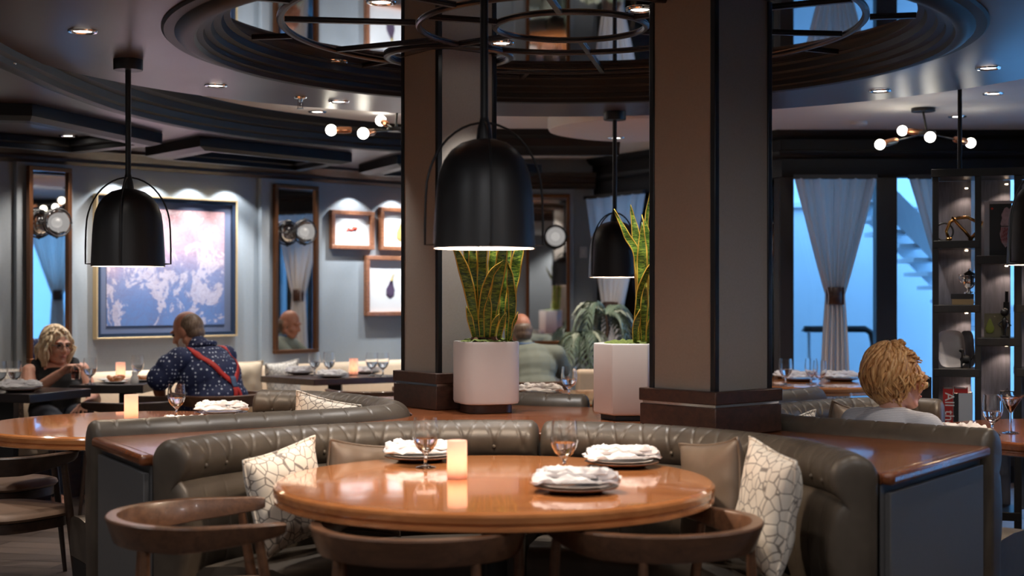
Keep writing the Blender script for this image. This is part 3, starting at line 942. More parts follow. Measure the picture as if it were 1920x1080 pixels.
snake(pl2, Y2 + .05, [
    ([(1200, 645), (1196, 490), (1174, 440), (1151, 392)], 15, -.02, .1), ([(1202, 645), (1198, 500), (1192, 440), (1182, 384)], 19, .04, -.2),
    ([(1206, 645), (1205, 480), (1212, 415), (1224, 333)], 10, .05, .3), ([(1203, 645), (1204, 560), (1204, 480), (1204, 416)], 21, -.04, .0),
    ([(1214, 645), (1222, 540), (1217, 460), (1204, 402)], 18, .0, .2), ([(1226, 645), (1232, 540), (1230, 470), (1221, 408)], 15, .03, -.2),
    ([(1194, 645), (1196, 580), (1207, 525), (1230, 482)], 15, -.08, .1), ([(1206, 645), (1207, 590), (1211, 530)], 15, -.07, .0),
    ([(1190, 647), (1192, 615), (1200, 580)], 13, -.10, .2), ([(1217, 647), (1220, 615), (1230, 584)], 16, -.08, -.2), ([(1222, 645), (1226, 560), (1228, 500), (1236, 430)], 16, .06, .4)])

# ---------------------------------------------------------------- tables
def round_table(label, c, r, mat=None, z=.75):
    o = thing('dining_table', label, 'table', (c[0], c[1], 0)); mat = mat or M_table
    mb = MB(); mb.lathe([(0, z), (r - .03, z), (r - .012, z - .001), (r - .003, z - .007), (r, z - .014), (r - .002, z - .030), (r - .009, z - .036), (r - .009, z - .041), (r - .003, z - .044), (r - .003, z - .052), (r - .012, z - .056), (0, z - .056)], 128, (c[0], c[1], 0)); mb.build('tabletop', mat, o, smooth=30)
    mb = MB(); mb.lathe([(0, .03), (.045, .03), (.04, .06), (.04, z - .09), (.09, z - .0575), (0, z - .0575)], 24, (c[0], c[1], 0)); mb.build('pedestal', M_blackmetal, o)
    mb = MB(); mb.lathe([(0, .001), (r * .42, .001), (r * .42, .02), (.05, .032), (0, .032)], 48, (c[0], c[1], 0)); mb.build('foot_plate', M_blackmetal, o)
    return o
TF = (-.054, 4.385); TL = (-1.69, 6.33); TR = (2.42, 5.9); TB = (.62, 7.95); TW = (1.92, 9.25)
round_table('large round orange-brown wooden table in front, ringed by three walnut chairs', TF, .675)
round_table('round orange-brown wooden table beside the blonde woman, with one lit candle', TL, .65)
round_table('round wooden table with the cocktail glass, by the bookshelf', TR, .65, M_counter)
round_table('round wooden table behind the counter, between the two planters', TB, .62)
round_table('round wooden table by the curtained window, laid with three plates', TW, .55, M_table)
def square_table(label, P, mat, z=.75, th=.05):
    P = [Vector((p[0], p[1], 0)) for p in P]; c = sum(P, Vector()) / len(P)
    o = thing('dining_table', label, 'table', (c.x, c.y, 0))
    mb = MB(); mb.prism([(p.x, p.y) for p in P], z - th, z); mb.build('tabletop', mat, o, bevel=.004)
    mb = MB(); mb.box(c.x, c.y, (z - th + .03) / 2, .09, .09, z - th - .032); mb.build('pedestal', M_blackmetal, o)
    mb = MB(); mb.box(c.x, c.y, .015, .24, .24, .028); mb.build('foot_plate', M_blackmetal, o)
    return o
A = Vector((-2.745, 8.09)); d1 = Vector((.35, .94)).normalized(); d2 = Vector((-.94, .35)).normalized()
square_table('small square black table in front of the blonde woman, corner towards us', [A, A + d1 * .56, A + d1 * .56 + d2 * .76, A + d2 * .76], M_dark_table)
square_table('dark wooden table between the blonde woman and the man in braces', [(-2.78, 8.93), (-2.33, 8.98), (-2.31, 9.62), (-2.62, 9.64)], M_dark_table, th=.055)
square_table('brown wooden table by the picture wall, laid for four beside the tall mirror', [(-1.33, 9.56), (-.72, 9.95), (-1.14, 10.36), (-1.76, 9.95)], M_dwood, th=.045)

# ---------------------------------------------------------------- chairs
def make_chair(label, wm, sm):
    o = thing('dining_chair', label, 'chair', (0, 0, 0))
    P = [Vector((-.245, .17, 0)), Vector((-.262, .08, 0))] + [Vector((.272 * math.cos(R(a)), .272 * math.sin(R(a)), 0)) for a in range(188, 353, 8)] + [Vector((.262, .08, 0)), Vector((.245, .17, 0))]
    P = smoothpath(P, .02); n = len(P); mb = MB(); rings = []
    for k, p in enumerate(P):
        t = (P[min(k + 1, n - 1)] - P[max(k - 1, 0)]).normalized(); q = Vector((t.y, -t.x, 0))
        e = min(k, n - 1 - k) * .02; hh = .034 + .041 * min(1, e / .28) ** .8
        zt = .692; zb = zt - hh; fl = .30
        sec = [(-.010, zb + .003), (-.006, zb), (.010, zb), (.014, zb + .004), (.014 + hh * fl, zt - .005), (.010 + hh * fl, zt), (-.010 + hh * fl * .6, zt), (-.014 + hh * fl * .6, zt - .004)]
        if k in (0, n - 1): sec = [(.0 + (u) * .7, zb + (z - zb) * .8 + hh * .1) for u, z in sec]
        rings.append([p + q * u + Vector((0, 0, z)) for u, z in sec])
    mb.loft(rings); mb.build('back_rail', wm, o, world=False, smooth=45)
    for sx in (-1, 1):
        mb = MB(); mb.tube([(sx * .258, .10, .645), (sx * .255, .13, .45), (sx * .25, .19, .0)], [.013, .017, .010], 12); mb.build('leg', wm, o, world=False)
        mb = MB(); mb.tube([(sx * .185, -.200, .630), (sx * .19, -.205, .45), (sx * .215, -.27, .0)], [.012, .017, .010], 12); mb.build('leg', wm, o, world=False)
    def sr(h, z, ex=3.0): return [Vector((v.x * 1.0, v.y + .02, v.z)) for v in superring(0, 0, z, h, ex, 0, 40)]
    mb = MB(); mb.loft([sr(h, z) for h, z in ((.18, .425), (.222, .428), (.232, .440), (.226, .455), (.20, .463), (.10, .468), (.02, .469))]); mb.build('seat', sm, o, world=False, smooth=60)
    mb = MB(); mb.loft([sr(.215, z) for z in (.385, .4245)]); mb.build('seat_frame', wm, o, world=False)
    return o
ch = make_chair('walnut chair with curved back rail at the front table, in front of web-patterned cushion', M_chair, M_seat)
ch.location = (-.86, 4.12, 0); ch.rotation_euler = (0, 0, R(-74))
gchr = 'walnut chairs with curved rails'
copy_tree(ch, (-.25, 3.93, 0), R(-8), 'walnut curved-rail chair pushed under the front table, middle of its three chairs')
copy_tree(ch, (.395, 3.99, 0), R(32), 'walnut curved-rail chair at the front table, below the pale standing cushion')
dk = make_chair('dark wooden chair with tan seat at the candle-lit table, nearer of the pair', M_chair_dark, M_seat)
dk.location = (-2.06, 5.73, 0); dk.rotation_euler = (0, 0, R(-32))
copy_tree(dk, (-2.40, 6.62, 0), R(-112), 'dark wooden chair half hidden behind the nearer dark chair at the candle-lit table')
copy_tree(ch, (-1.885, 9.04, 0), R(58), 'wooden chair on which the man in braces sits')
copy_tree(dk, (-2.28, 8.50, 0), R(75), 'dark wooden chair with curved rail by the small square black table')
copy_tree(ch, (-.93, 9.47, 0), R(33), 'wooden chair with gleaming curved rail at the table by the picture wall')
copy_tree(ch, (.13, 10.48, 0), R(4), 'wooden chair on which the man in the sage shirt sits')

# ---------------------------------------------------------------- wall benches
def bench(label, s0, s1, o0=.06):
    p = W3((s0 + s1) / 2, .3, 0); o = thing('wall_bench', label, 'bench', (p.x, p.y, 0))
    def lo(prof): 
        mb = MB(); mb.loft([[W3(s, u, z) for u, z in prof] for s in (s0, s1)]); return mb
    lo([(o0, .40), (o0, .74), (o0 + .02, .775), (o0 + .06, .785), (o0 + .09, .775), (o0 + .12, .74), (o0 + .15, .48), (o0 + .15, .40)]).build('backrest', M_beige, o, bevel=.012, seg=3)
    lo([(o0 + .0, .30), (o0 + .0, .39), (o0 + .16, .395), (o0 + .16, .42), (o0 + .46, .43), (o0 + .50, .41), (o0 + .50, .30)]).build('seat', M_beige, o, bevel=.012, seg=3)
    lo([(o0 + .02, 0), (o0 + .02, .298), (o0 + .45, .298), (o0 + .45, 0)]).build('plinth', M_dwood, o)
bench('beige upholstered wall bench behind the table of the blonde woman', -.6, w_s(470, .3))
bench('beige upholstered wall bench under the tall mirror and small pictures', w_s(472, .3), 3.45)

o = thing('wall_bench', 'pale upholstered bench end beyond the glasses between the planters', 'bench', (.62, 10.05, 0))
mb = MB(); mb.bb(.45, .86, 9.98, 10.12, .12, .79); mb.build('backrest', M_beige, o, bevel=.03, seg=4)
mb = MB(); mb.bb(.46, .85, 10.125, 10.42, .12, .45); mb.build('seat', M_beige, o, bevel=.02, seg=3)
mb = MB(); mb.bb(.47, .84, 10.0, 10.4, 0, .118); mb.build('plinth', M_dwood, o)
# ---------------------------------------------------------------- pendants
def pendant(label, x, y, zb, ztop, rz, pw, sc=1.0):
    o = thing('pendant_lamp', label, 'pendant lamp', (x, y, zb), R(rz))
    out = [(.160, 0), (.158, .06), (.154, .14), (.150, .19), (.143, .235), (.128, .275), (.104, .308), (.072, .331), (.036, .342), (.018, .345)]
    out = [(r * sc, z * sc) for r, z in out]
    inn = [(max(.004, r - .004), z - .003 if z > .2 else z + .001) for r, z in out]
    mb = MB(); mb.lathe(out + [(0, out[-1][1])], 64); mb.build('shade', M_blackmetal, o, world=False, smooth=60, recalc=False)
    mb = MB(); mb.lathe([(.160 * sc, 0)] + inn + [(0, inn[-1][1])], 64); mb.build('inner_lining', M_white_in, o, world=False, smooth=60, recalc=False)
    for k in range(2):
        pts = [(.155, .012), (.186, .012), (.186, .08), (.184, .16)] + [(.184 * math.cos(R(a)), .16 + .235 * math.sin(R(a))) for a in range(12, 90, 8)]
        full = [Vector((u, 0, z)) for u, z in pts] + [Vector((0, 0, .395))] + [Vector((-u, 0, z)) for u, z in reversed(pts)]
        mb = MB(); mb.tube([v * sc for v in full], .0038, 8); mb.xf(Matrix.Rotation(R(90 * k), 4, 'Z')); mb.build('wire_handle', M_blackmetal, o, world=False)
    H = ztop - zb
    mb = MB(); mb.tube([(0, 0, .34 * sc), (0, 0, H - .03)], .0125, 16); mb.build('rod', M_blackmetal, o, world=False)
    mb = MB(); mb.lathe([(0, .34 * sc), (.026, .34 * sc), (.022, .375 * sc), (.013, .41 * sc), (0, .41 * sc)], 20); mb.build('collar', M_blackmetal, o, world=False)
    mb = MB(); mb.lathe([(0, H - .048), (.062, H - .048), (.064, H - .044), (.064, H - .001), (0, H - .001)], 40); mb.build('ceiling_canopy', M_blackmetal, o, world=False)
    mb = MB(); mb.ell((0, 0, .235 * sc), (.035, .035, .04)); mb.build('bulb', E_pend, o, world=False)
    PENDS.append((x, y, zb + .13 * sc, pw))
    return o
pendant('large matt black dome pendant lamp hanging over the front table', -.087, 4.46, 1.463, 2.318, 8, 42)
pendant('matt black dome pendant lamp in front of the big marbled print', -1.70, 6.3, 1.443, 2.36, 4, 26)
pendant('matt black dome pendant lamp hanging between the snake plants', .585, 8.1, 1.417, 2.36, 38, 24, .93)
pendant('matt black dome pendant lamp beside the bookshelf, cut by the frame edge', 2.185, 5.8, 1.44, 2.36, 20, 18)

# ---------------------------------------------------------------- ceiling fittings
def downlight(label, x, y, z, group='recessed chrome downlights'):
    o = thing('downlight', label, 'downlight', (x, y, z), 0, None)
    mb = MB(); mb.lathe([(.058, -.001), (.055, -.006), (.045, -.007), (.040, -.002), (.036, -.001)], 32); tr_ = mb.build('trim_ring', M_chrome, o, world=False)
    mb = MB(); mb.lathe([(0, -.003), (.02, -.003), (.036, -.001)], 24); mb.build('lens', E_down, tr_, world=False)
    return o
for px, py, z, lab in ((155, 58, 2.36, 'chrome downlight in the round ceiling, nearest one to the marbled print pendant'), (405, 160, 2.36, 'chrome downlight in the round ceiling above the marbled print'),
                       (635, 190, 2.36, 'chrome downlight in the round ceiling, by the globe lamp near the column'), (1650, 170, 2.36, 'chrome downlight in the blue-lit ceiling, above the curtain'),
                       (1853, 127, 2.36, 'chrome downlight in the blue-lit ceiling, above the bookshelf'), (595, 209, ZT, 'small chrome downlight in the pale strip of upper ceiling'),
                       (1862, 175, ZT, 'small chrome downlight in the pale ceiling beside the suspension rod'), (1795, 218, ZT, 'small chrome downlight in the pale ceiling behind the suspension rod'),
                       (1155, 258, 2.37, 'small chrome downlight in the curved panel behind the rear pendant rod'), (5, 118, 2.32, 'chrome downlight at the frame edge beside the square ceiling frame'),
                       (128, 254, 2.32, 'small chrome downlight inside the square ceiling frame')):
    p = atz(px, py, z); downlight(lab, p.x, p.y, z); LAMPS.append((p.x, p.y))
for px, py, lab in ((940, 80, 'chrome downlight in the mirror ceiling just beside the rear of the pendant rod'), (1200, 17, 'chrome downlight in the mirror ceiling at the frame top, beside the nearer column'), (715, 3, 'chrome downlight in the mirror ceiling at the frame top, beyond the far column'), (630, 117, 'chrome downlight at the rim of the mirror ceiling')):
    p = atz(px, py, 2.43); downlight(lab, p.x, p.y, 2.4295); MLAMPS.append((p.x, p.y))
for a in (-150, -120, -90, -60, -30):
    LAMPS.append((CX + 2.07 * math.cos(R(a)), CY + 2.07 * math.sin(R(a))))  # added unseen lamps on the near side, lighting the front booth
def sprinkler(label, p):
    o = thing('sprinkler', label, 'sprinkler', p)
    mb = MB(); mb.lathe([(0, -.001), (.034, -.001), (.030, -.008), (.014, -.012), (.012, -.03), (.006, -.034), (.006, -.05), (0, -.05)], 24); mb.build('body', M_chrome, o, world=False)
    mb = MB(); mb.lathe([(0, -.062), (.018, -.062), (.018, -.059), (0, -.059)], 16); mb.tube([(.012, 0, -.03), (.012, 0, -.059)], .002, 6); mb.tube([(-.012, 0, -.03), (-.012, 0, -.059)], .002, 6); mb.build('deflector', M_chrome, o, world=False)
p = atz(563, 182, 2.36); sprinkler('chrome sprinkler head on the round ceiling between two downlights', p)
p = atz(633, 291, 2.32); sprinkler('chrome sprinkler head beyond the ceiling moulding above the small pictures', p)
p = atz(1610, 228, ZT); o = thing('smoke_detector', 'pale round smoke detector on the upper ceiling above the curtain', 'smoke detector', p)
mb = MB(); mb.lathe([(0, -.03), (.04, -.03), (.055, -.02), (.055, -.001), (0, -.001)], 32); mb.build('cover', M_plastic, o, world=False)
def sputnik(label, Y, hub, canopy, bulbs, sc=.034):
    H = at(*hub, Y); Cn = at(*canopy, Y); Cn.z = ZT - .001
    o = thing('globe_chandelier', label, 'ceiling light', Cn)
    mb = MB(); mb.lathe([(0, -.022), (.07, -.022), (.072, -.018), (.072, 0), (0, 0)], 32, Cn); mb.build('ceiling_canopy', M_blackmetal, o)
    mb = MB(); mb.tube([Cn + Vector((0, 0, -.02)), H], .007, 10); mb.build('stem', M_blackmetal, o)
    mb = MB(); mb.lathe([(0, -.012), (.05, -.012), (.055, 0), (.05, .012), (0, .012)], 24, H); mb.build('hub', M_blackmetal, o)
    for (bx, by, dy) in bulbs:
        B = at(bx, by, Y + dy); d = (B - H).normalized()
        mb = MB(); mb.tube([H, B - d * .10], .0045, 8); ar_ = mb.build('arm', M_blackmetal, o)
        mb = MB(); mb.tube([B - d * .125, B - d * .115, B - d * .05, B - d * .028], [.012, .02, .021, .017], 16); mb.build('socket', M_copper, ar_)
        mb = MB(); mb.ell(B, sc, None, 20, 18); mb.build('bulb', E_bulb, ar_)
        BULBS.append((B.x, B.y - .12, B.z - .02))
sputnik('branching light with copper sockets and lit globes, near the column', 8.7, (742, 243), (745, 200), [(621, 244, -.05), (681, 250, -.35), (714, 226, .25), (800, 238, .1), (790, 262, -.2)])
sputnik('branching light with copper sockets and lit globes, in front of the windows', 8.7, (1738, 250), (1731, 200), [(1692, 245, .05), (1650, 271, -.1), (1744, 257, -.45), (1820, 268, .1)], .031)
# ---------------------------------------------------------------- glasses, candles, plates, napkins
def make_goblet(label, fill=.45, liquid=None):
    o = thing('water_goblet', label, 'glass', (0, 0, 0))
    outp = [(0, .0005), (.033, .0005), (.034, .002), (.030, .004), (.012, .008), (.006, .014), (.005, .030), (.006, .042), (.012, .050), (.026, .062), (.037, .080), (.0425, .100), (.0425, .118), (.040, .140), (.0375, .165)]
    inp = [(.0365, .165), (.039, .140), (.0412, .118), (.0412, .100), (.0357, .0812), (.025, .0645), (.011, .054), (0, .052)]
    mb = MB(); mb.lathe(outp + inp, 40); mb.build('bowl', M_glass, o, world=False, smooth=60)
    if fill:
        zl = .055 + .11 * fill
        P = [(0, .0525)]
        inn = list(reversed(inp))[1:]
        last = (0.011, .054)
        for (r, z) in inn:
            if z < zl: P.append((r - .0006, z + .0004)); last = (r, z)
            else:
                q = (zl - last[1]) / (z - last[1]); P.append((last[0] + (r - last[0]) * q - .0006, zl)); break
        P.append((0, zl)); mb = MB(); mb.lathe(P, 40); mb.build('water', liquid or M_water, o, world=False, smooth=60)
    return o
g_full = make_goblet('stemmed water glass on the front table, beside the lit candle', .38)
g_ice = None
def put(o, p, label=None, rz=0, sc=1.0):
    c = copy_tree(o, p, rz, label) if label else o
    if not label: o.location = p
    c.scale = (sc, sc, sc); return c
def T(px, py, z=.7505): return atz(px, py, z)
put(g_full, T(798, 877))
put(g_full, T(1058, 889), 'stemmed water glass on the front table, beside the nearest plate', 1.0, 1.03)
put(g_full, T(331, 784), 'stemmed water glass on the candle-lit round table, in front of the man in braces', .5, .96)
put(g_full, Vector((-2.665, 8.985, .7505)), 'water glass just in front of the blonde woman\'s raised hand', .2, 1.02)
put(g_full, T(258, 712), 'water glass on the couple\'s table behind the candle, below the marbled print', .2, 1.0)
gw = 'four water glasses on the table by the picture wall'
put(g_full, T(590, 704), 'water glass on the table by the picture wall, first from the tall mirror side', .2)
put(g_full, T(617, 704), 'water glass on the table by the picture wall, between first glass and candle', .4)
put(g_full, T(697, 705), 'water glass on the table by the picture wall, next after the candle', .6)
put(g_full, T(718, 705.5), 'water glass on the table by the picture wall, closest to the column', .8)
put(g_full, T(1067, 745), 'water glass between the two planters, closer to the white napkin', .3, 1.03)
put(g_full, T(1131, 748), 'water glass between the two planters, closer to the hexagonal pot', .1, 1.0)
put(g_full, T(1473, 722), 'water glass on the curtained-window table, beside the column', .3)
g_wine = make_goblet('empty stemmed glass by the curtain, first of a close pair', 0)
put(g_wine, T(1521, 721)); g_wine.scale = (.95, .95, 1.0)
put(g_wine, T(1537, 725), 'empty stemmed glass by the curtain, second of a close pair', .4, .98)
put(g_full, T(0, 728.5), 'water glass on the small black table, cut by the frame edge', .3)
put(g_full, T(28, 727.5), 'water glass on the small black table, nearer the napkin', .3)
put(g_full, T(1861, 815), 'frosty water goblet beside the cocktail glass by the bookshelf', .3, .98)
o = thing('cocktail_glass', 'martini glass of blush cocktail on the table by the bookshelf', 'glass', T(1895, 812))
mb = MB(); mb.lathe([(0, .0005), (.034, .0005), (.034, .003), (.006, .008), (.004, .03), (.004, .08), (.008, .088), (.054, .157), (.0532, .157), (.007, .0905), (0, .0895)], 40); mb.build('bowl', M_glass, o, world=False, smooth=50)
mb = MB(); mb.lathe([(0, .0905), (.0068, .0912), (.040, .1405), (0, .1405)], 40); mb.build('cocktail', M_rose, o, world=False, smooth=50)

def make_votive(label):
    o = thing('candle_holder', label, 'candle', (0, 0, 0))
    mb = MB(); mb.lathe([(0, .001), (.030, .001), (.031, .003), (.031, .116), (.030, .118), (.0285, .116), (.0285, .008), (0, .008)], 32); mb.build('frosted_glass', M_votive, o, world=False, smooth=50)
    mb = MB(); mb.lathe([(0, .0085), (.022, .0085), (.022, .025), (0, .025)], 24); mb.build('wax', M_cloth, o, world=False)
    mb = MB(); mb.lathe([(0, .026), (.005, .034), (.006, .041), (.003, .052), (0, .060)], 12); mb.build('flame', E_flame, o, world=False, smooth=180)
    return o
vot = make_votive('lit candle in frosted pink holder on the front table')
def putv(p, label=None):
    c = put(vot, p, label); CANDLES.append((p.x, p.y, p.z + .066)); return c
putv(T(857, 897))
putv(T(246, 789), 'lit candle in frosted holder on the round table beside the blonde woman')
putv(T(226, 712.5), 'lit candle on the couple\'s table, below the marbled print')
putv(T(663, 703), 'lit candle in frosted holder on the table by the picture wall')

def make_plate(label):
    o = thing('charger_plate', label, 'plate', (0, 0, 0))
    mb = MB(); mb.lathe([(0, .0005), (.075, .0005), (.085, .006), (.122, .014), (.124, .017), (.120, .018), (.083, .011), (0, .009)], 48); mb.build('plate', M_charger, o, world=False, smooth=60)
    mb = MB(); mb.lathe([(0, .0095), (.06, .0098), (.066, .013), (.104, .0215), (.105, .0235), (.100, .0235), (.064, .0165), (0, .0145)], 48); mb.build('china_plate', M_china, o, world=False, smooth=60)
    return o
plate = make_plate('charger plate under the napkin nearest us on the front table')
def make_napkin(label, seed, L=.25, Wd=.12, H=.035):
    o = thing('napkin', label, 'napkin', (0, 0, 0))
    mb = MB(); sd = Vector((seed * 3.1, seed, 0))
    def layer(z0, h, l, w, k):
        def fn(u, v):
            # closed tube of cloth along its length, squashed and rumpled
            a = 2 * PI * u; t = v * 2 - 1
            end = (1 - abs(t) ** 6) ** .5 if abs(t) < 1 else 0
            ca, sa = math.cos(a), math.sin(a)
            x = t * l / 2 + .012 * mnoise.noise(sd + Vector((ca * 2, sa * 2, k * 5)))
            y = w / 2 * (abs(ca) ** .7) * (1 if ca > 0 else -1) * (.75 + .25 * end) * (1 + .22 * math.sin(3 * t + k + seed) - .14 * t) + .016 * math.sin(2.3 * t + k + seed)
            z = z0 + h * .5 + h * .5 * sa * (.25 + .75 * end)
            if sa > 0: z += .006 * math.sin(ca * 5 + t * 3 + k) + .015 * mnoise.noise(sd + Vector((t * 3.2, ca * 2.6, k))) + .006 * mnoise.noise(sd + Vector((t * 9, ca * 8, k)))
            return Vector((x, y, max(z, z0)))
        mb.grid(fn, 40, 26, True)
        b = len(mb.v) - 40
        mb.f.append(tuple(range(len(mb.v) - 40, len(mb.v)))); mb.m.append(0)
        b0 = len(mb.v) - 40 * 26; mb.f.append(tuple(range(b0 + 39, b0 - 1, -1))); mb.m.append(0)
    layer(.001, H * .5, L, Wd, 0)
    layer(.001 + H * .40, H * .42, L * .94, Wd * .72, 1)
    layer(.001 + H * .70, H * .36, L * .74, Wd * .5, 2)
    mb.build('cloth', M_cloth, o, world=False, smooth=70)
    return o
nap = [make_napkin('rumpled white napkin on the plate nearest us', 1), make_napkin('white napkin on the plate at the back of the front table, beside the glass and candle', 2), make_napkin('flat white napkin', 3, .22, .11, .018)]
def setting(p, rz, lab, k=0, first=False, sc=1.0):
    if first: plate.location = p; pl = plate
    else: pl = copy_tree(plate, p, 0, 'charger plate under ' + lab)
    q = p + Vector((0, 0, .0242 * sc)); pl.scale = (sc,) * 3
    if nap[k].get('used'): n = copy_tree(nap[k], q, rz, lab)
    else: n = nap[k]; n['used'] = 1; n.location = q; n.rotation_euler = (0, 0, rz); n['label'] = lab
    n.scale = (sc,) * 3
setting(T(1080, 921), -.1, 'the rumpled white napkin nearest us on the front table', 0, True)
setting(T(788, 863), .1, 'the white napkin behind the first glass on the front table', 1)
setting(T(1166, 874), .15, 'the long white napkin at the column side of the front table', 0)
setting(T(415, 779), .1, 'the white napkin on the candle-lit round table behind the banquette', 1)
setting(T(38, 734), .1, 'the white napkin on the small black table by the woman', 1)
setting(T(562, 702), .5, 'the white napkin at the mirror end of the picture-wall table', 0, sc=.85)
setting(T(622, 708), .3, 'the white napkin before the candle on the picture-wall table', 1, sc=.8)
setting(T(690, 700.5), .5, 'the white napkin after the candle on the picture-wall table', 0, sc=.75)
setting(T(1013, 742), .0, 'the white napkin between the planters behind the counter', 1)
setting(T(1499, 714.5), .1, 'the white napkin beside the single glass on the curtained-window table', 0, sc=.9)
setting(T(1577, 714), .1, 'the white napkin below the curtain on the window table', 1, sc=.95)
setting(T(1476, 709.5), .4, 'the white napkin half hidden by the column on the window table', 0, sc=.8)
n = nap[2]; n.location = T(345, 791); n['label'] = 'flat white napkin lying on the candle-lit round table under the glass'
copy_tree(nap[2], T(1797, 806), .2, 'white folded paper napkin on the table behind the copper-haired woman')
# the couple's meal
def dish(label, p, r=.12, food=None):
    o = thing('dinner_plate', label, 'plate', p)
    mb = MB(); mb.lathe([(0, .0005), (r * .6, .0005), (r, .014), (r * .985, .017), (r * .6, .005), (0, .005)], 40); mb.build('plate', M_china, o, world=False, smooth=60)
    if food:
        mb = MB(); rr = random.Random(food)
        for i in range(9): mb.ell((rr.uniform(-.05, .05), rr.uniform(-.04, .04), .018 + rr.uniform(0, .012)), (rr.uniform(.015, .03), rr.uniform(.012, .022), rr.uniform(.01, .016)), Matrix.Rotation(rr.uniform(0, 3), 3, 'Z'), 10, 6)
        mb.build('food', M_food, o, world=False)
M_food = simple('browned_food', lin(168, 104, 56), .5, var=.35, vscale=40)
dish('white dinner plate with browned food in front of the blonde woman', Vector((-2.605, 9.32, .7505)), .11, 3)
dish('white side plate with a roll nearest us on the couple\'s table', Vector((-2.53, 9.09, .7505)), .075, 5)
dish('white dinner plate with food in front of the man in braces', Vector((-2.40, 9.30, .7505)), .08, 8)
o = thing('salt_shaker', 'small white salt shaker on the couple\'s table before the candle', 'shaker', Vector((-2.41, 9.08, .7505)))
mb = MB(); mb.lathe([(0, .0005), (.026, .0005), (.028, .01), (.024, .04), (.014, .055), (.018, .07), (.012, .082), (0, .084)], 20); mb.build('body', M_china, o, world=False, smooth=60)

# ---------------------------------------------------------------- cushions
def cushion(label, p, n, mat, w=.42, h=.40, t=.075, lean=12, roll=0, seed=0):
    """p: where its lower edge rests; n: way it faces on plan"""
    o = thing('cushion', label, 'cushion', p)
    nv = Vector((n[0], n[1], 0)).normalized(); sd = Vector((-nv.y, nv.x, 0))
    mb = MB(); N = 26; rows = {}
    M = Matrix((sd, nv, Vector((0, 0, 1)))).transposed()
    Rr = M @ Matrix.Rotation(R(lean), 3, 'X') @ Matrix.Rotation(R(roll), 3, 'Y')
    sdv = Vector((seed * 7.3, seed * 2.1, 0))
    vs, fs, idx = [], [], {}
    for side in (1, -1):
        for i in range(N + 1):
            for j in range(N + 1):
                u, v = i / N * 2 - 1, j / N * 2 - 1
                brd = i in (0, N) or j in (0, N)
                if brd and side == -1: idx[side, i, j] = idx[1, i, j]; continue
                x = u * w / 2 * (1 - .07 * (1 - v * v)); z = v * h / 2 * (1 - .07 * (1 - u * u))
                f = max(0, (1 - u ** 4) * (1 - v ** 4)) ** .55
                y = side * (t * f + .006 * mnoise.noise(sdv + Vector((u * 2.5, v * 2.5, side))) * (1 if not brd else 0))
                y += .02 * (abs(u) ** 3) * (abs(v) ** 3)
                idx[side, i, j] = len(vs); vs.append(Vector((x, y, z + h / 2)))
        for i in range(N):
            for j in range(N):
                q = (idx[side, i, j], idx[side, i + 1, j], idx[side, i + 1, j + 1], idx[side, i, j + 1])
                fs.append(q if side == -1 else q[::-1])
    mb.add([Rr @ v for v in vs], fs)
    zmin = min(v.z for v in mb.v); mb.shift((0, 0, -zmin))
    mb.build('cover', mat, o, world=False, smooth=180)
    edge = [(i, 0) for i in range(N)] + [(N, j) for j in range(N)] + [(i, N) for i in range(N, 0, -1)] + [(0, j) for j in range(N, 0, -1)]
    pb = MB(); pb.tube([Rr @ vs[idx[1, i, j]] - Vector((0, 0, zmin)) for i, j in edge], .005, 6, loop=True); pb.build('piping', mat, o, world=False, smooth=180)
    return o
def fc(a, u, z=.464): 
    return Vector((FC[0] + (FR - u) * math.cos(R(a)), FC[1] + (FR - u) * math.sin(R(a)), z))
def toF(a): return (-math.cos(R(a)), -math.sin(R(a)))
cushion('pale web-patterned cushion leaning tilted on the front banquette, behind the walnut chair', fc(140.5, .335, .47), toF(144), M_crackle, .34, .325, .055, 10, -9, 1)
cushion('brown satin cushion half hidden behind the front table, beside the tilted pale cushion', fc(121.5, .285, .47), toF(122), M_brown_satin, .30, .315, .045, 5, 8, 2)
cushion('pale web-patterned cushion standing upright at the end of the front banquette', fc(6, .33, .47), toF(15), M_crackle, .33, .375, .055, 8, 7, 3)
cushion('brown satin cushion beside the upright pale cushion, behind the table edge', fc(30.5, .30, .47), toF(28), M_brown_satin, .32, .35, .05, 7, -9, 4)
cushion('pale patterned cushion in the candle-lit booth, only its top corner showing', Vector((-.90, 6.50, .47)), (-.35, -.9), M_crackle, .34, .355, .045, 6, 10, 5)
cushion('brown cushion in the copper-haired woman\'s booth, its corner above the backrest', Vector((1.44, 6.13, .47)), (.15, -.97), M_brown_satin, .28, .335, .045, 6, 14, 6)
cushion('pale patterned cushion in the copper-haired woman\'s booth beside the brown one', Vector((1.24, 5.97, .47)), (.75, -.66), M_crackle, .24, .345, .035, 6, -4, 7)
cushion('large tan cushion on the wall bench beside the man in braces', W3(w_s(452, .42), .42, .44), (WN.x, WN.y), M_tan_satin, .40, .40, .065, 10, 3, 8)
cushion('pale patterned cushion on the wall bench next to the tan cushion', W3(w_s(496, .40) + .20, .40, .44), (.8, -.6), M_crackle, .34, .38, .05, 8, -3, 9)
cushion('pale patterned cushion on the wall bench behind the blonde woman', W3(w_s(-4, .30), .31, .44), (WN.x, WN.y), M_crackle, .34, .40, .05, 10, 6, 10)
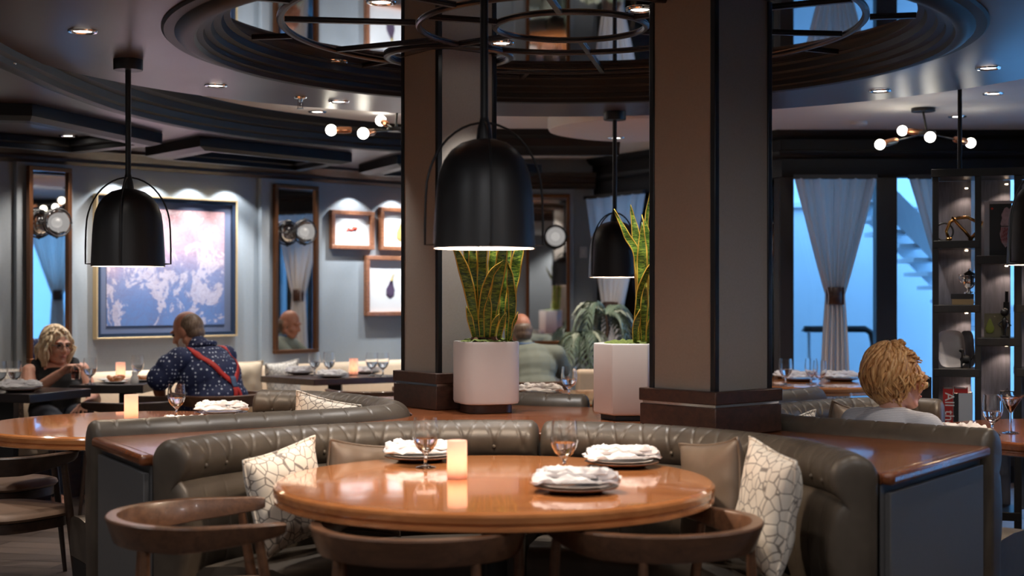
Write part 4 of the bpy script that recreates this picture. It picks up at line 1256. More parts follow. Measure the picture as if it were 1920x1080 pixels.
# ---------------------------------------------------------------- things on the picture wall
def wframe(mb, s0, s1, z0, z1, w, o0, o1):
    """four frame sides in wall coordinates with mitred look"""
    wbox(mb, s0, s1, o0, o1, z1 - w, z1); wbox(mb, s0, s1, o0, o1, z0, z0 + w)
    wbox(mb, s0, s0 + w, o0, o1, z0 + w, z1 - w); wbox(mb, s1 - w, s1, o0, o1, z0 + w, z1 - w)
def wthing(name, label, cat, s, out, z): 
    return thing(name, label, cat, W3(s, out, z))
s0, s1 = w_s(181, .06), w_s(446, .06); z0, z1 = 1.007, 2.022
o = wthing('framed_print', 'large marbled pink and blue print in thin gilt frame on the wall', 'picture', (s0 + s1) / 2, .003, (z0 + z1) / 2)
mb = MB(); wframe(mb, s0, s1, z0, z1, .012, .003, .06); mb.build('frame', M_gold_frame, o, bevel=.002)
mb = MB(); wframe(mb, s0 + .012, s1 - .012, z0 + .012, z1 - .012, .026, .003, .048); mb.build('inner_frame', M_navy, o)
mb = MB(); wbox(mb, s0 + .037, s1 - .037, .003, .020, z0 + .037, z1 - .037); mb.build('mount', M_mat_blue, o)
# the print hangs in its own axes so its pattern runs along the wall
L = s1 - s0
mb = MB(); mb.box(0, 0, 0, L - .19, .004, z1 - z0 - .18)
p = mb.build('print', M_art, o, world=False); p.location = WN * .0205; p.rotation_euler = (0, 0, math.atan2(WU.y, WU.x))
def small_frame(label, px0, px1, z0, z1, motif):
    s0, s1 = w_s(px0, .04), w_s(px1, .04)
    o = wthing('framed_picture', label, 'picture', (s0 + s1) / 2, .003, (z0 + z1) / 2)
    mb = MB(); wframe(mb, s0, s1, z0, z1, .034, .003, .045); mb.build('frame', M_copperwood, o, bevel=.003)
    mb = MB(); wbox(mb, s0 + .034, s1 - .034, .003, .016, z0 + .034, z1 - .034); mb.build('paper', M_paper, o)
    c = (s0 + s1) / 2; zc = (z0 + z1) / 2
    U = Matrix((WU, WN, Vector((0, 0, 1)))).transposed()
    if motif == 'chili':
        mb = MB(); pts = [W3(c + x, .0175, zc + z) for x, z in ((-.055, -.012), (-.03, .012), (-.005, -.002), (.02, .018), (.04, .012), (.055, .022))]
        mb.tube(pts, [.006, .012, .008, .016, .016, .008], 10); mb.build('painted_motif', M_chili, o)
    else:
        mb = MB(); pts = [W3(c + x - .01, .0175, zc + z) for x, z in ((0, -.10), (0, -.075), (.003, -.03), (.008, .01), (.014, .04))]
        mb.tube(pts, [.012, .042, .046, .026, .014], 14, flat=1); 
        # pressed flat against the sheet
        ob = mb.build('painted_motif', M_aubergine if motif == 'aubergine' else M_stemgreen, o)
        for v in ob.data.vertices:
            q = v.co + Vector(o.location); d = (q - WP).dot(WN); v.co -= WN * (d - .0175) * .93
        mb = MB(); mb.tube([W3(c + .004, .018, zc + .04), W3(c + .010, .018, zc + .07), W3(c + .030, .018, zc + .10)], [.013, .006, .003], 8); mb.build('painted_stem', M_stemgreen, o)
    return o
small_frame('small brown-framed picture of a red chilli on white', 622, 702, 1.683, 1.992, 'chili')
small_frame('small brown-framed picture half hidden by the column, beside the red chilli picture', 714, 796, 1.683, 2.035, 'pear')
small_frame('brown-framed picture of an aubergine on white, below the two smaller ones', 687, 785, 1.145, 1.635, 'aubergine')
def wall_mirror(label, s0, s1, z0, z1, out, sl, turn=0):
    o = wthing('wall_mirror', label, 'mirror', (s0 + s1) / 2, out, (z0 + z1) / 2)
    mb = MB(); wframe(mb, s0, s1, z0, z1, .03, out + .003, out + .045); mb.build('frame', M_bronze_frame, o, bevel=.004)
    mb = MB(); wbox(mb, s0 + .03, s1 - .03, out + .003, out + .022, z0 + .03, z1 - .03); mb.build('glass', M_mirror, o)
    o.rotation_euler = (0, 0, R(turn)); o.location = Vector(o.location) + WN * abs(turn) * .004
    sconce(sl, W3((s0 + s1) / 2, out + .023 + abs(turn) * .004, 1.80), WN)
def sconce(label, p, n, sc=1.0):
    n = Vector(n).normalized(); sd = Vector((-n.y, n.x, 0)); U = Vector((0, 0, 1))
    o = thing('wall_sconce', label, 'wall lamp', p)
    M = Matrix((sd, U, n)).transposed().to_4x4()      # local z looks out of the wall
    def bl(mb, nm, mat, sm=60): mb.xf(M); mb.build(nm, mat, o, world=False, smooth=sm)
    mb = MB(); mb.lathe([(0, 0.001), (.045, .001), (.045, .012), (.016, .016), (.016, .05), (0, .05)], 28); bl(mb, 'wall_plate', M_chrome)
    mb = MB(); mb.lathe([(0, .045), (.03, .046), (.058, .060), (.078, .088), (.084, .118), (.080, .135), (.074, .120), (.055, .082), (0, .07)], 40); bl(mb, 'reflector', M_chrome)
    mb = MB(); mb.ell((0, 0, .112), (.036, .036, .036)); bl(mb, 'bulb', E_sconce)
    mb = MB()
    for z, r in ((.09, .088), (.135, .092)): mb.tube([(r * math.cos(2 * PI * i / 32), r * math.sin(2 * PI * i / 32), z) for i in range(32)], .006, 8, loop=True)
    for k in range(4):
        a = PI / 2 * k; mb.tube([(.088 * math.cos(a), .088 * math.sin(a), .06), (.098 * math.cos(a), .098 * math.sin(a), .115), (.092 * math.cos(a), .092 * math.sin(a), .14)], .007, 8)
        mb.tube([(.092 * math.cos(a), .092 * math.sin(a), .112), (.108 * math.cos(a), .108 * math.sin(a), .112)], .005, 8)
    bl(mb, 'cage', M_blackmetal)
    return o
wall_mirror('tall bronze-framed wall mirror behind the blonde woman', w_s(47, .07), w_s(131, .07), .86, 2.178, .05, 'round caged chrome lamp on the mirror behind the blonde woman', 4.5)
wall_mirror('tall bronze-framed wall mirror between the marbled print and small pictures', w_s(513, .07), w_s(595, .07), .865, 2.165, .05, 'round caged chrome lamp on the mirror between the pictures')
o = thing('wall_mirror', 'tall bronze-framed wall mirror beside the switch plate at the back', 'mirror', (.305, 11.94, 1.5))
x0, x1, zz0, zz1 = (986 - 960) * 11.9 / F, (1069 - 960) * 11.9 / F, .90, 2.16
mb = MB(); mb.bb(x0, x1, 11.905, 11.948, zz1 - .03, zz1); mb.bb(x0, x1, 11.905, 11.948, zz0, zz0 + .03); mb.bb(x0, x0 + .03, 11.905, 11.948, zz0 + .03, zz1 - .03); mb.bb(x1 - .03, x1, 11.905, 11.948, zz0 + .03, zz1 - .03); mb.build('frame', M_bronze_frame, o, bevel=.004)
mb = MB(); mb.bb(x0 + .03, x1 - .03, 11.93, 11.948, zz0 + .03, zz1 - .03); mb.build('glass', M_mirror, o)
sconce('round caged chrome lamp on the mirror behind the man in the sage shirt', ((x0 + x1) / 2 + .06, 11.928, 1.80), (0, -1, 0))
o = thing('switch_plate', 'pale switch plate on the grey back wall beside the rear pendant lamp', 'switch', at(1094, 473, 11.99))
mb = MB(); mb.box(0, 0, 0, .065, .012, .095); mb.build('plate', M_plastic, o, world=False, bevel=.003)
mb = MB(); mb.box(0, -.008, 0, .025, .006, .045); mb.build('rocker', M_china, o, world=False, bevel=.002)

# ---------------------------------------------------------------- bookshelf by the window
# the unit stands turned a little towards the room: local x along its front, local y into it
SA = R(-17); SP = Vector(((1748 - 960) * 7.25 / F, 7.25, 0)); SU = Vector((math.cos(SA), math.sin(SA), 0)); SN = Vector((-math.sin(SA), math.cos(SA), 0))
SY = 0.0
def sx(px):
    k = (px - 960) / F; return (k * SP.y - SP.x) / (SU.x - k * SU.y)
def sz(py, px=1800):
    y = SP.y + sx(px) * SU.y; return CAMZ - (py - HZ) * y / F
def sw(x, y, z): return SP + SU * x + SN * y + Vector((0, 0, z))
o = thing('bookshelf', 'tall dark open bookshelf with lit veneer backs by the window', 'bookshelf', SP, SA)
def b(nm, mat, x0, x1, y0, y1, z0, z1, bv=.002):
    mb = MB(); mb.bb(x0, x1, y0, y1, z0, z1); return mb.build(nm, mat, o, world=False, bevel=bv)
D = .30
posts = [(1748, 1760), (1828, 1840), (1902, 1916), (1984, 1996)]
ztop = sz(331)
for p0, p1 in posts:
    b('post', M_dwoodz, sx(p0), sx(p1), SY, SY + .05, 0, ztop)
b('top_board', M_dwoodz, sx(1746), sx(1998), SY - .005, SY + D, ztop, ztop + .04)
bays = [((1748, 1840), [(451, 465), (572, 586), (692, 707), (838, 852), (1000, 1016)], [346, 466, 587, 708]),
        ((1828, 1916), [(479, 495), (634, 649), (800, 816), (960, 976)], [338, 496, 650]),
        ((1902, 1996), [(451, 465), (572, 586), (692, 707), (838, 852)], [346, 466, 587])]
for (p0, p1), rows, tops in bays:
    pm = (p0 + p1) / 2
    for (a, c) in rows: b('shelf', M_dwoodz, sx(p0) + .008, sx(p1) - .008, SY - .002, SY + D - .01, sz(c, pm), sz(a, pm))
    inner0, inner1 = sx(p0) + .036, sx(p1)
    b('back_panel', M_veneer, inner0 - .01, inner0 + (inner1 - inner0) * .78, SY + D + .001, SY + D + .02, .2, ztop)
    for t in tops:
        px_ = inner0 + (inner1 - inner0) * .66; zz = sz(t, pm) - .004
        mb = MB(); mb.lathe([(0, -.002), (.007, -.002), (.008, .003), (0, .003)], 16, (px_, SY + D - .06, zz)); mb.build('shelf_light', E_led, o, world=False)
        SHELFLEDS.append(tuple(sw(px_, SY + D - .06, zz - .012)))
mb = MB(); mb.tube([(sx(1800), SY + .12, ztop + .042), (sx(1800), SY + .12, ZT - .002)], .011, 12)
r_ = mb.build('suspension_rod', M_blackmetal, o, world=False)
def shelf_z(py, px=1800): return sz(py, px) + .0015
# knot sculpture and ring
kz = shelf_z(451)
o = thing('knot_sculpture', 'bronze loop sculpture with crossed bars on the top shelf', 'sculpture', sw(sx(1803), SY + .10, kz), SA)
mb = MB()
mb.tube([(-.062 + .0, .0, .012), (-.075, .005, .05), (-.055, .01, .098), (-.02, .012, .118), (.03, .01, .122), (.07, .005, .10), (.085, 0, .06), (.07, -.005, .03), (.045, -.006, .012)], .0085, 10)
mb.tube([(-.046, -.018, .122), (-.02, -.016, .09), (.02, -.014, .045), (.045, -.008, .012)], .008, 10)
mb.tube([(.045, .012, .012), (.09, .016, .06), (.10, .02, .10)], .008, 10)
mb.build('loops', M_brass, o, world=False, smooth=180)
mb = MB(); mb.ell((-.06, 0, .011), (.016, .012, .010)); mb.ell((.045, 0, .010), (.014, .014, .009)); mb.build('foot', M_brass, o, world=False)
o = thing('ring_sculpture', 'thin dark ring ornament beside the bronze loop sculpture', 'sculpture', sw(sx(1770) , SY + .16, kz), SA)
mb = MB(); mb.tube([(.045 * math.cos(2 * PI * i / 30), 0, .050 + .045 * math.sin(2 * PI * i / 30)) for i in range(30)], .005, 8, loop=True); mb.build('ring', M_blackmetal, o, world=False, smooth=180)
# books
def book(label, x0, x1, y0, dp, z0, z1, cov, page=None, name='book'):
    o = thing(name, label, 'book', sw((x0 + x1) / 2, y0, z0), SA); w, h = x1 - x0, z1 - z0
    mb = MB(); mb.box(0, dp / 2, h / 2, w - .006, dp - .008, h - .008); mb.build('pages', page or M_paper, o, world=False)
    mb = MB(); mb.box(-w / 2 + .0015, dp / 2, h / 2, .003, dp, h); mb.box(w / 2 - .0015, dp / 2, h / 2, .003, dp, h); mb.box(0, .0015, h / 2, w - .006, .003, h); mb.build('cover', cov, o, world=False)
    return o
M_redbook = simple('red_book_cloth', lin(178, 32, 30), .5); M_blackbook = simple('black_book_cloth', lin(22, 22, 26), .45)
M_greybook = simple('grey_white_book_cover', lin(190, 196, 205), .45); M_tanbook = simple('tan_book_cover', lin(150, 128, 92), .5)
zb4 = shelf_z(838)
def text(s, size, mat, parent, loc, M):
    cu = bpy.data.curves.new('lettering', 'FONT'); cu.body = s; cu.size = size; cu.extrude = .0003
    t = bpy.data.objects.new('lettering', cu); COL.objects.link(t)
    me = bpy.data.meshes.new_from_object(t.evaluated_get(bpy.context.evaluated_depsgraph_get()))
    bpy.data.objects.remove(t); me.materials.clear(); me.materials.append(mat)
    ob = bpy.data.objects.new('lettering', me); COL.objects.link(ob); ob.parent = parent
    ob.matrix_local = Matrix.Translation(loc) @ M.to_4x4(); return ob
TXT = Matrix(((0, 1, 0), (0, 0, -1), (-1, 0, 0)))      # runs downwards, letters lean right, faces the room
ob = book('thick red book with white lettering down its spine on the low shelf', sx(1768), sx(1787), SY + .02, .2, zb4, sz(730), M_redbook)
text('All the So', .066, M_paper, ob, Vector((-.014, -.0008, sz(730) - zb4 - .018)), TXT)
book('black book standing beside the thick red book', sx(1788), sx(1797), SY + .02, .2, zb4, sz(741), M_blackbook)
book('pale grey book on the low shelf, closest to the window gap', sx(1797.5), sx(1824), SY + .02, .19, zb4, sz(738), M_greybook)
o = book('red and white book lying across the tops of the standing books', sx(1789), sx(1815), SY + .03, .16, sz(738) + .001, sz(729), M_redbook)
z2 = shelf_z(572)
book('tan book at the bottom of the short pile under the silver urn', sx(1785), sx(1826), SY + .03, .2, z2, sz(561), M_tanbook)
book('dark book at the top of the short pile under the silver urn', sx(1783), sx(1826), SY + .03, .2, sz(561) + .001, sz(551), M_blackbook)
o = thing('lidded_urn', 'silver two-handled lidded urn on the short pile of books', 'urn', sw(sx(1818), SY + .11, sz(551) + .002), SA)
mb = MB(); mb.lathe([(0, 0), (.026, 0), (.026, .006), (.010, .012), (.009, .022), (.022, .034), (.034, .055), (.036, .075), (.030, .088), (.034, .092), (0, .092)], 28); mb.build('body', M_chrome, o, world=False, smooth=50)
mb = MB(); mb.lathe([(.033, .093), (.026, .105), (.008, .114), (.006, .120), (.008, .126), (0, .131)], 24); mb.build('lid', M_chrome, o, world=False, smooth=60)
for q in (-1, 1):
    mb = MB(); mb.tube([(q * .032, 0, .086), (q * .050, 0, .096), (q * .052, 0, .075), (q * .036, 0, .055)], .0032, 8); mb.build('handle', M_chrome, o, world=False, smooth=180)
# platters
z3 = shelf_z(692)
def platter(label, x, y, w, h, lean, mat, yaw):
    o = thing('platter', label, 'platter', sw(x, y, z3), R(yaw) + SA)
    def rr(f, d): 
        out = []
        for i in range(40):
            a = 2 * PI * i / 40; ca, sa = math.cos(a), math.sin(a); e = 4.2
            q = 1 / (abs(ca) ** e + abs(sa) ** e) ** (1 / e)
            out.append(Vector((q * ca * w / 2 * f, d, h / 2 + q * sa * h / 2 * f)))
        return out
    mb = MB(); mb.loft([rr(.80, .012), rr(.86, .010), rr(1.0, -.004), rr(1.0, -.008), rr(.85, .004), rr(.78, .006)]); mb.xf(Matrix.Rotation(R(lean), 4, 'X'))
    zm = min(v.z for v in mb.v); mb.shift((0, 0, -zm)); mb.build('dish', mat, o, world=False, smooth=50)
M_greydish = simple('dark_grey_platter', lin(96, 100, 108), .3)
platter('white rounded platter leaning on the middle shelf', sx(1786), SY + .12, .14, .195, -14, M_planter, 16)
platter('dark grey platter leaning beside the white platter', sx(1817), SY + .20, .07, .19, -10, M_greydish, 20)
o = thing('animal_figurine', 'small black animal figurine before the white platter', 'figurine', sw(sx(1811), SY + .04, z3), SA)
mb = MB(); mb.ell((0, 0, .045), (.030, .014, .020)); mb.cap((-.012, 0, .055), (-.016, 0, .085), .011, .008); mb.ell((-.021, 0, .090), (.014, .008, .009))
for x in (-.02, .02):
    for y in (-.007, .007): mb.cap((x, y, .04), (x, y, .005), .006, .005)
mb.cap((.028, 0, .05), (.040, 0, .07), .004, .003)
fuse(mb, 'body', M_black, o, .003, 3)
# right bay
zr1 = shelf_z(479, 1870)
o = book('large black book standing face out on the upper shelf, pale figure on its cover', sx(1849), sx(1898), SY + .06, .035, zr1, sz(376, 1870), M_blackbook)
mb = MB(); mb.bb(-.07, -.045, -.0012, -.0002, .0, .277); mb.build('spine_band', M_greybook, o, world=False)
mb = MB(); mb.bb(-.044, .07, -.0012, -.0002, .262, .277); mb.build('top_band', M_greybook, o, world=False)
M_cov = simple('pale_pink_blue_print', lin(198, 178, 190), .4, var=.35, vscale=30); M_lat = simple('red_lattice_print', lin(150, 40, 50), .5)
def flat_poly(P, y, nm, mat):
    mb = MB(); n = len(P); mb.add([(x, y, z) for x, z in P] + [(x, y - .0006, z) for x, z in P], [tuple(range(n)), tuple(range(2 * n - 1, n - 1, -1))] + [(i, (i + 1) % n, n + (i + 1) % n, n + i) for i in range(n)]); return mb.build(nm, mat, o, world=False, smooth=0)
flat_poly([(.008, .16), (.016, .19), (.012, .205), (.028, .24), (.040, .245), (.050, .235), (.062, .245), (.068, .24), (.068, .15), (.03, .15), (.012, .15)], -.0006, 'cover_figure', M_cov)
flat_poly([(.012, .145), (.005, .11), (.012, .07), (.032, .04), (.052, .06), (.066, .10), (.066, .145)], -.0006, 'cover_skirt', M_cov)
mb = MB()
for k in range(6):
    mb.tube([(.010 + .008 * k, -.0018, .142), (.014 + .008 * k, -.0018, .065)], .0014, 5); mb.tube([(.030 + .006 * k, -.0018, .142), (.010 + .007 * k, -.0018, .075)], .0014, 5)
mb.build('cover_lattice', M_lat, o, world=False)
mb = MB(); mb.lathe([(0, 0), (.006, 0), (.006, .001), (0, .001)], 14); mb.xf(Matrix.Rotation(R(90), 4, 'X')); mb.shift((-.032, -.0004, .238)); mb.build('cover_dot', M_chili, o, world=False)
zr2 = shelf_z(634, 1870)
M_pearcov = simple('olive_brown_cover', lin(88, 84, 62), .4, var=.3, vscale=20)
o = book('glossy book standing face out with a green pear on its cover', sx(1846), sx(1896), SY + .08, .03, zr2, sz(588, 1870), M_pearcov)
mb = MB(); mb.lathe([(0, 0.012), (.016, .016), (.022, .036), (.016, .056), (.009, .074), (.004, .086), (0, .088)], 20, (0, 0, 0), .06); mb.shift((-.036, -.0018, .008)); mb.build('cover_pear', simple('pear_print', lin(112, 124, 44), .5), o, world=False)
o = thing('figurine', 'small black figurine with a chrome ball head before the pear book', 'figurine', sw(sx(1884), SY + .025, zr2), SA)
mb = MB(); mb.lathe([(0, 0), (.020, 0), (.020, .008), (.006, .012), (.005, .04), (.012, .06), (.014, .09), (.006, .105), (0, .106)], 18); mb.tube([(-.012, 0, .085), (-.03, -.008, .07), (-.018, -.012, .055)], .004, 8); mb.tube([(.012, 0, .085), (.03, -.008, .06)], .004, 8); mb.build('body', M_black, o, world=False, smooth=60)
mb = MB(); mb.ell((0, 0, .128), .021); mb.build('head', M_blackmetal, o, world=False, smooth=180)
mb = MB(); mb.ell((.012, -.012, .085), (.006, .006, .012)); mb.ell((.016, -.012, .06), (.005, .005, .012)); mb.build('chrome_detail', M_chrome, o, world=False, smooth=180)
o = thing('candlestick', 'slim black stacked ornament on the shelf below the large black book', 'ornament', sw(sx(1889), SY + .20, zr2), SA)
mb = MB(); mb.bb(-.02, .02, -.02, .02, 0, .12); mb.bb(-.012, .016, -.015, .015, .12, .18); mb.bb(-.004, .012, -.01, .01, .18, .235); mb.build('body', M_black, o, world=False, bevel=.002)
zr3 = shelf_z(800, 1870)
o = thing('wire_stand', 'black wire stand on the lower shelf behind the cocktail glass', 'stand', sw(sx(1890), SY + .1, zr3), SA)
mb = MB()
for x in (-.03, .03): mb.tube([(x, 0, 0), (x, 0, .17)], .003, 6)
for z in (.14, .17): mb.tube([(-.035, 0, z), (.035, 0, z)], .003, 6)
mb.tube([(-.03, 0, .14), (0, 0, .185), (.03, 0, .14)], .0025, 6)
mb.build('wires', M_blackmetal, o, world=False)
o = thing('side_cabinet', 'narrow black cabinet with brass fitting behind the copper-haired woman\'s face', 'cabinet', ((1738 - 960) * 7.0 / F, 7.0, 0))
mb = MB(); mb.bb(-.024, .024, 0, .2, 0, (CAMZ - 155 * 7.0 / F)); mb.build('body', M_dwoodz, o, world=False, bevel=.004)
zc_ = (CAMZ - 170 * 7.0 / F); mb = MB(); mb.ell((-.004, -.012, zc_), (.012, .011, .02)); mb.ell((-.004, -.010, zc_ + .03), (.008, .009, .010)); mb.build('brass_fitting', M_brass, o, world=False, smooth=180)

# ---------------------------------------------------------------- palm at the back window
PB = Vector((.70, 11.06, 0))
o = thing('potted_palm', 'drooping grey-green palm plant in front of the back window', 'potted plant', PB)
mb = MB(); mb.lathe([(0, 0.001), (.15, .001), (.19, .36), (.17, .36), (.165, .32), (0, .32)], 32); mb.build('pot', M_blackmetal, o, world=False)
mb = MB(); mb.tube([(0, 0, .3), (.03, .02, .6), (.0, .0, .85), (.05, .02, 1.06), (.03, 0, 1.16)], [.03, .024, .02, .016, .01], 10); mb.tube([(0, 0, .6), (-.10, -.02, .78), (-.16, -.03, .98)], [.02, .016, .01], 10); mb.build('stem', M_bark, o, world=False)
rp = random.Random(11); fa, fb = MB(), MB()
def frond(mb, c, az, L, rise, droop, wid):
    P = []
    for k in range(15):
        t = k / 14; r = L * (t - .18 * t * t); z = rise * math.sin(t * PI * .55) - droop * t ** 2.4
        P.append(Vector(c) + Vector((math.cos(az) * r, math.sin(az) * r, z)))
    leafw = MB(); 
    for k in range(1, 15):
        tan = (P[k] - P[k - 1]).normalized(); sd = tan.cross(Vector((0, 0, 1))).normalized()
        for q in (-1, 1):
            ll = wid * math.sin(PI * (.12 + .8 * k / 15)) * rp.uniform(.8, 1.1)
            tip = P[k] + sd * q * ll * .6 + tan * ll * .6 + Vector((0, 0, -ll * .55))
            mid = P[k] + sd * q * ll * .38 + tan * ll * .3 + Vector((0, 0, -ll * .08))
            w = tan * .010
            mb.add([P[k] - w, P[k] + w, mid + w, mid - w, tip], [(0, 1, 2, 3), (3, 2, 4)])
    mb.tube(P, .004, 5)
for k in range(15): frond(fa if k % 3 else fb, (.03, 0, 1.16), rp.uniform(0, 6.28), rp.uniform(.26, .36), rp.uniform(.08, .22), rp.uniform(.2, .5), .17)
for k in range(13): frond(fa if k % 3 else fb, (-.16, -.03, .98), rp.uniform(0, 6.28), rp.uniform(.20, .30), rp.uniform(.05, .16), rp.uniform(.25, .5), .16)
fa.build('foliage', M_palm, o, world=False, recalc=False); fb.build('foliage', M_palm_light, o, world=False, recalc=False)
# ---------------------------------------------------------------- people
from mathutils.bvhtree import BVHTree
def V(*a): return Vector(a)
def hm(yaw=0, pitch=0, roll=0):
    """head turn: yaw left positive, pitch down positive"""
    return Matrix.Rotation(R(yaw), 3, 'Z') @ Matrix.Rotation(R(-pitch), 3, 'X') @ Matrix.Rotation(R(roll), 3, 'Y')
def add_head(mb, c, M, s=1.0):
    def e(p, r): mb.ell(Vector(c) + M @ (Vector(p) * s), [q * s for q in r], M, 20, 14)
    def k(p, q, a, b): mb.cap(Vector(c) + M @ (Vector(p) * s), Vector(c) + M @ (Vector(q) * s), a * s, b * s, 10)
    e((0, -.012, .022), (.074, .094, .098)); e((0, .028, -.030), (.060, .066, .080)); e((0, .050, -.088), (.040, .040, .030))
    for x in (-1, 1):
        e((x * .034, .062, -.032), (.026, .028, .028)); e((x * .076, -.008, -.012), (.010, .022, .033)); e((x * .028, .080, .028), (.026, .016, .010))
        e((x * .014, .100, -.034), (.009, .010, .008)); k((x * .055, .0, -.06), (x * .02, .06, -.095), .022, .02)
    k((0, .088, .018), (0, .112, -.026), .009, .013)
    e((0, .092, -.060), (.022, .010, .007)); e((0, .090, -.072), (.019, .011, .008)); e((0, .080, -.098), (.018, .016, .014))
def head_bits(o, c, M, s=1.0, glasses=None, lips=True):
    c = Vector(c)
    for x in (-1, 1):
        mb = MB(); mb.ell(c + M @ (Vector((x * .030, .084, .008)) * s), (.0125 * s, .009 * s, .0075 * s), M, 14, 10); mb.build('eye', M_eye, o, world=False, smooth=180)
        mb = MB(); mb.tube([c + M @ (Vector(q) * s) for q in ((x * .014, .098, .026), (x * .030, .099, .031), (x * .046, .088, .027))], [.002, .0035, .002], 6); mb.build('eyebrow', M_greyhair, o, world=False, smooth=180)
    if lips:
        mb = MB(); mb.tube([c + M @ (Vector(q) * s) for q in ((-.020, .094, -.065), (-.008, .102, -.064), (.008, .102, -.064), (.020, .094, -.065))], [.002, .005, .005, .002], 8); mb.build('lips', M_lips, o, world=False, smooth=180)
    if glasses:
        mb = MB()
        for x in (-1, 1):
            mb.tube([c + M @ (Vector((x * .031 + .021 * math.cos(2 * PI * i / 20), .108, .004 + .016 * math.sin(2 * PI * i / 20))) * s) for i in range(20)], .0018, 6, loop=True)
            mb.tube([c + M @ (Vector(q) * s) for q in ((x * .052, .108, .008), (x * .076, .07, .010), (x * .080, .0, .008))], .002, 6)
        mb.tube([c + M @ (Vector((q, .112, .008)) * s) for q in (-.010, 0, .010)], .0018, 6)
        mb.build('spectacles', glasses, o, world=False, smooth=180)
def add_hand(mb, w, M, side=1, curl=(25, 40, 30), spread=7, tc=35, s=1.0):
    """w wrist; local: fingers along +y, back of the hand +z; thumb on side*x"""
    w = Vector(w)
    def tr(p): return w + M @ (Vector(p) * s)
    mb.cap(tr((0, -.02, 0)), tr((0, .02, 0)), .024 * s, .027 * s)
    fx = [.030, .010, -.010, -.028]; ln = [(.040, .025, .020), (.045, .029, .022), (.041, .027, .021), (.032, .020, .018)]
    for i in range(4):
        x = fx[i] * side; k = tr((x, .085 - abs(i - 1) * .004, .002))
        mb.cap(tr((x * .6, .015, 0)), k, .0155 * s, .0115 * s)
        a = 0; p = k; sp = R((1.5 - i) * spread) * side
        for q in range(3):
            a += R(curl[q] + 3 * i)
            d = M @ Vector((math.sin(sp) * math.cos(a), math.cos(sp) * math.cos(a), -math.sin(a)))
            n = p + d * ln[i][q] * s
            mb.cap(p, n, (.0098 - .0012 * q) * s, (.0088 - .0012 * q) * s, 10); p = n
    mb.ell(tr((0, .05, -.004)), (.036 * s, .042 * s, .014 * s), M)
    p = tr((side * .022, .018, -.006)); d1 = M @ Vector((side * .72, .6, -.36)).normalized(); d2 = M @ Vector((side * math.sin(R(50 - tc)), .75, -.55)).normalized()
    a = p + d1 * .042 * s; b = a + d2 * .032 * s; c = b + d2 * .026 * s
    mb.cap(p, a, .016 * s, .0125 * s); mb.cap(a, b, .0115 * s, .0105 * s); mb.cap(b, c, .0105 * s, .008 * s)
def limb(mb, pts, rad): 
    for k in range(len(pts) - 1): mb.cap(pts[k], pts[k + 1], rad[k], rad[k + 1], 14)
def torso(mb, hip, chest, nb, sh, g=1.0, d=1.0, e=0.0):
    """trunk between hip and neck base; g width, d depth, e cloth thickness"""
    hip, chest, nb = Vector(hip), Vector(chest), Vector(nb)
    ax = (nb - hip).normalized(); rot = Vector((0, 0, 1)).rotation_difference(ax).to_matrix()
    mb.ell(hip, (.165 * g + e, .125 * d + e, .12 + e), rot); mb.ell(hip.lerp(chest, .5), (.150 * g + e, .118 * d + e, .14 + e), rot)
    mb.ell(chest, (.165 * g + e, .120 * d + e, .155 + e), rot)
    mb.ell(chest.lerp(nb, .55), (.150 * g + e, .095 * d + e, .09 + e), rot)
    for s_ in sh: mb.cap(chest.lerp(nb, .72), s_, .066 + e, .056 + e, 14)
def person(label, loc, rz): return thing('person', label, 'person', loc, R(rz))
def legs(mb, hip, dx, ky, kz, ay, r=(.085, .058, .04), e=0.0):
    for x in (-1, 1):
        h = Vector(hip) + Vector((x * .085, .02, -.03)); k = Vector((x * dx, ky, kz)); a = Vector((x * dx, ay, .085))
        limb(mb, [h, k, a], [r[0] + e, r[1] + e, r[2] + e])
def feet(mb, dx, ay):
    for x in (-1, 1): mb.cap((x * dx, ay - .02, .045), (x * dx * 1.05, ay + .14, .033), .04, .032)
def hair_locks(mb, c, M, rad, N, seed, endf, thick=.012, wave=.01, hang=0.0, hangf=None, crown=(0, -.25)):
    """locks that leave the crown and follow the skull; endf(az) polar end in degrees; hang length below that"""
    rr = random.Random(seed); c = Vector(c)
    for i in range(N):
        az = 2 * PI * (i + rr.random()) / N; th1 = R(endf(az) + rr.uniform(-8, 8)); th0 = R(rr.uniform(2, 40)) if th1 > R(60) else R(4)
        lift = rr.uniform(.96, 1.10); ph = rr.uniform(0, 6.28); hl = (hangf(az) if hangf else hang) * rr.uniform(.75, 1.1)
        P, rd = [], []; K = 12
        for k in range(K):
            t = k / (K - 1); th = th0 + (th1 - th0) * t; a = az + .18 * math.sin(t * 4 + ph) 
            q = Vector((math.sin(th) * math.sin(a) * rad[0], math.sin(th) * math.cos(a) * rad[1] + crown[1] * rad[1] * (1 - t) * .6, math.cos(th) * rad[2])) * lift
            q += Vector((math.sin(t * 7 + ph), math.cos(t * 6 + ph), math.sin(t * 5 + ph))) * wave * t
            P.append(q); rd.append(thick * (.55 + .45 * math.sin(PI * min(1, t + .2))))
        if hl > 0:
            e = P[-1]; o_ = Vector((e.x, e.y, 0)).normalized()
            for k in range(1, 7):
                t = k / 6; P.append(e + Vector((0, 0, -hl * t)) + o_ * (.018 * math.sin(t * 3.5 + ph * .3)) + Vector((math.sin(t * 6 + ph), math.cos(t * 5 + ph), 0)) * wave); rd.append(thick * (1 - .6 * t))
        rd[-1] *= .4
        mb.tube([c + M @ p for p in P], rd, 6, flat=.6)

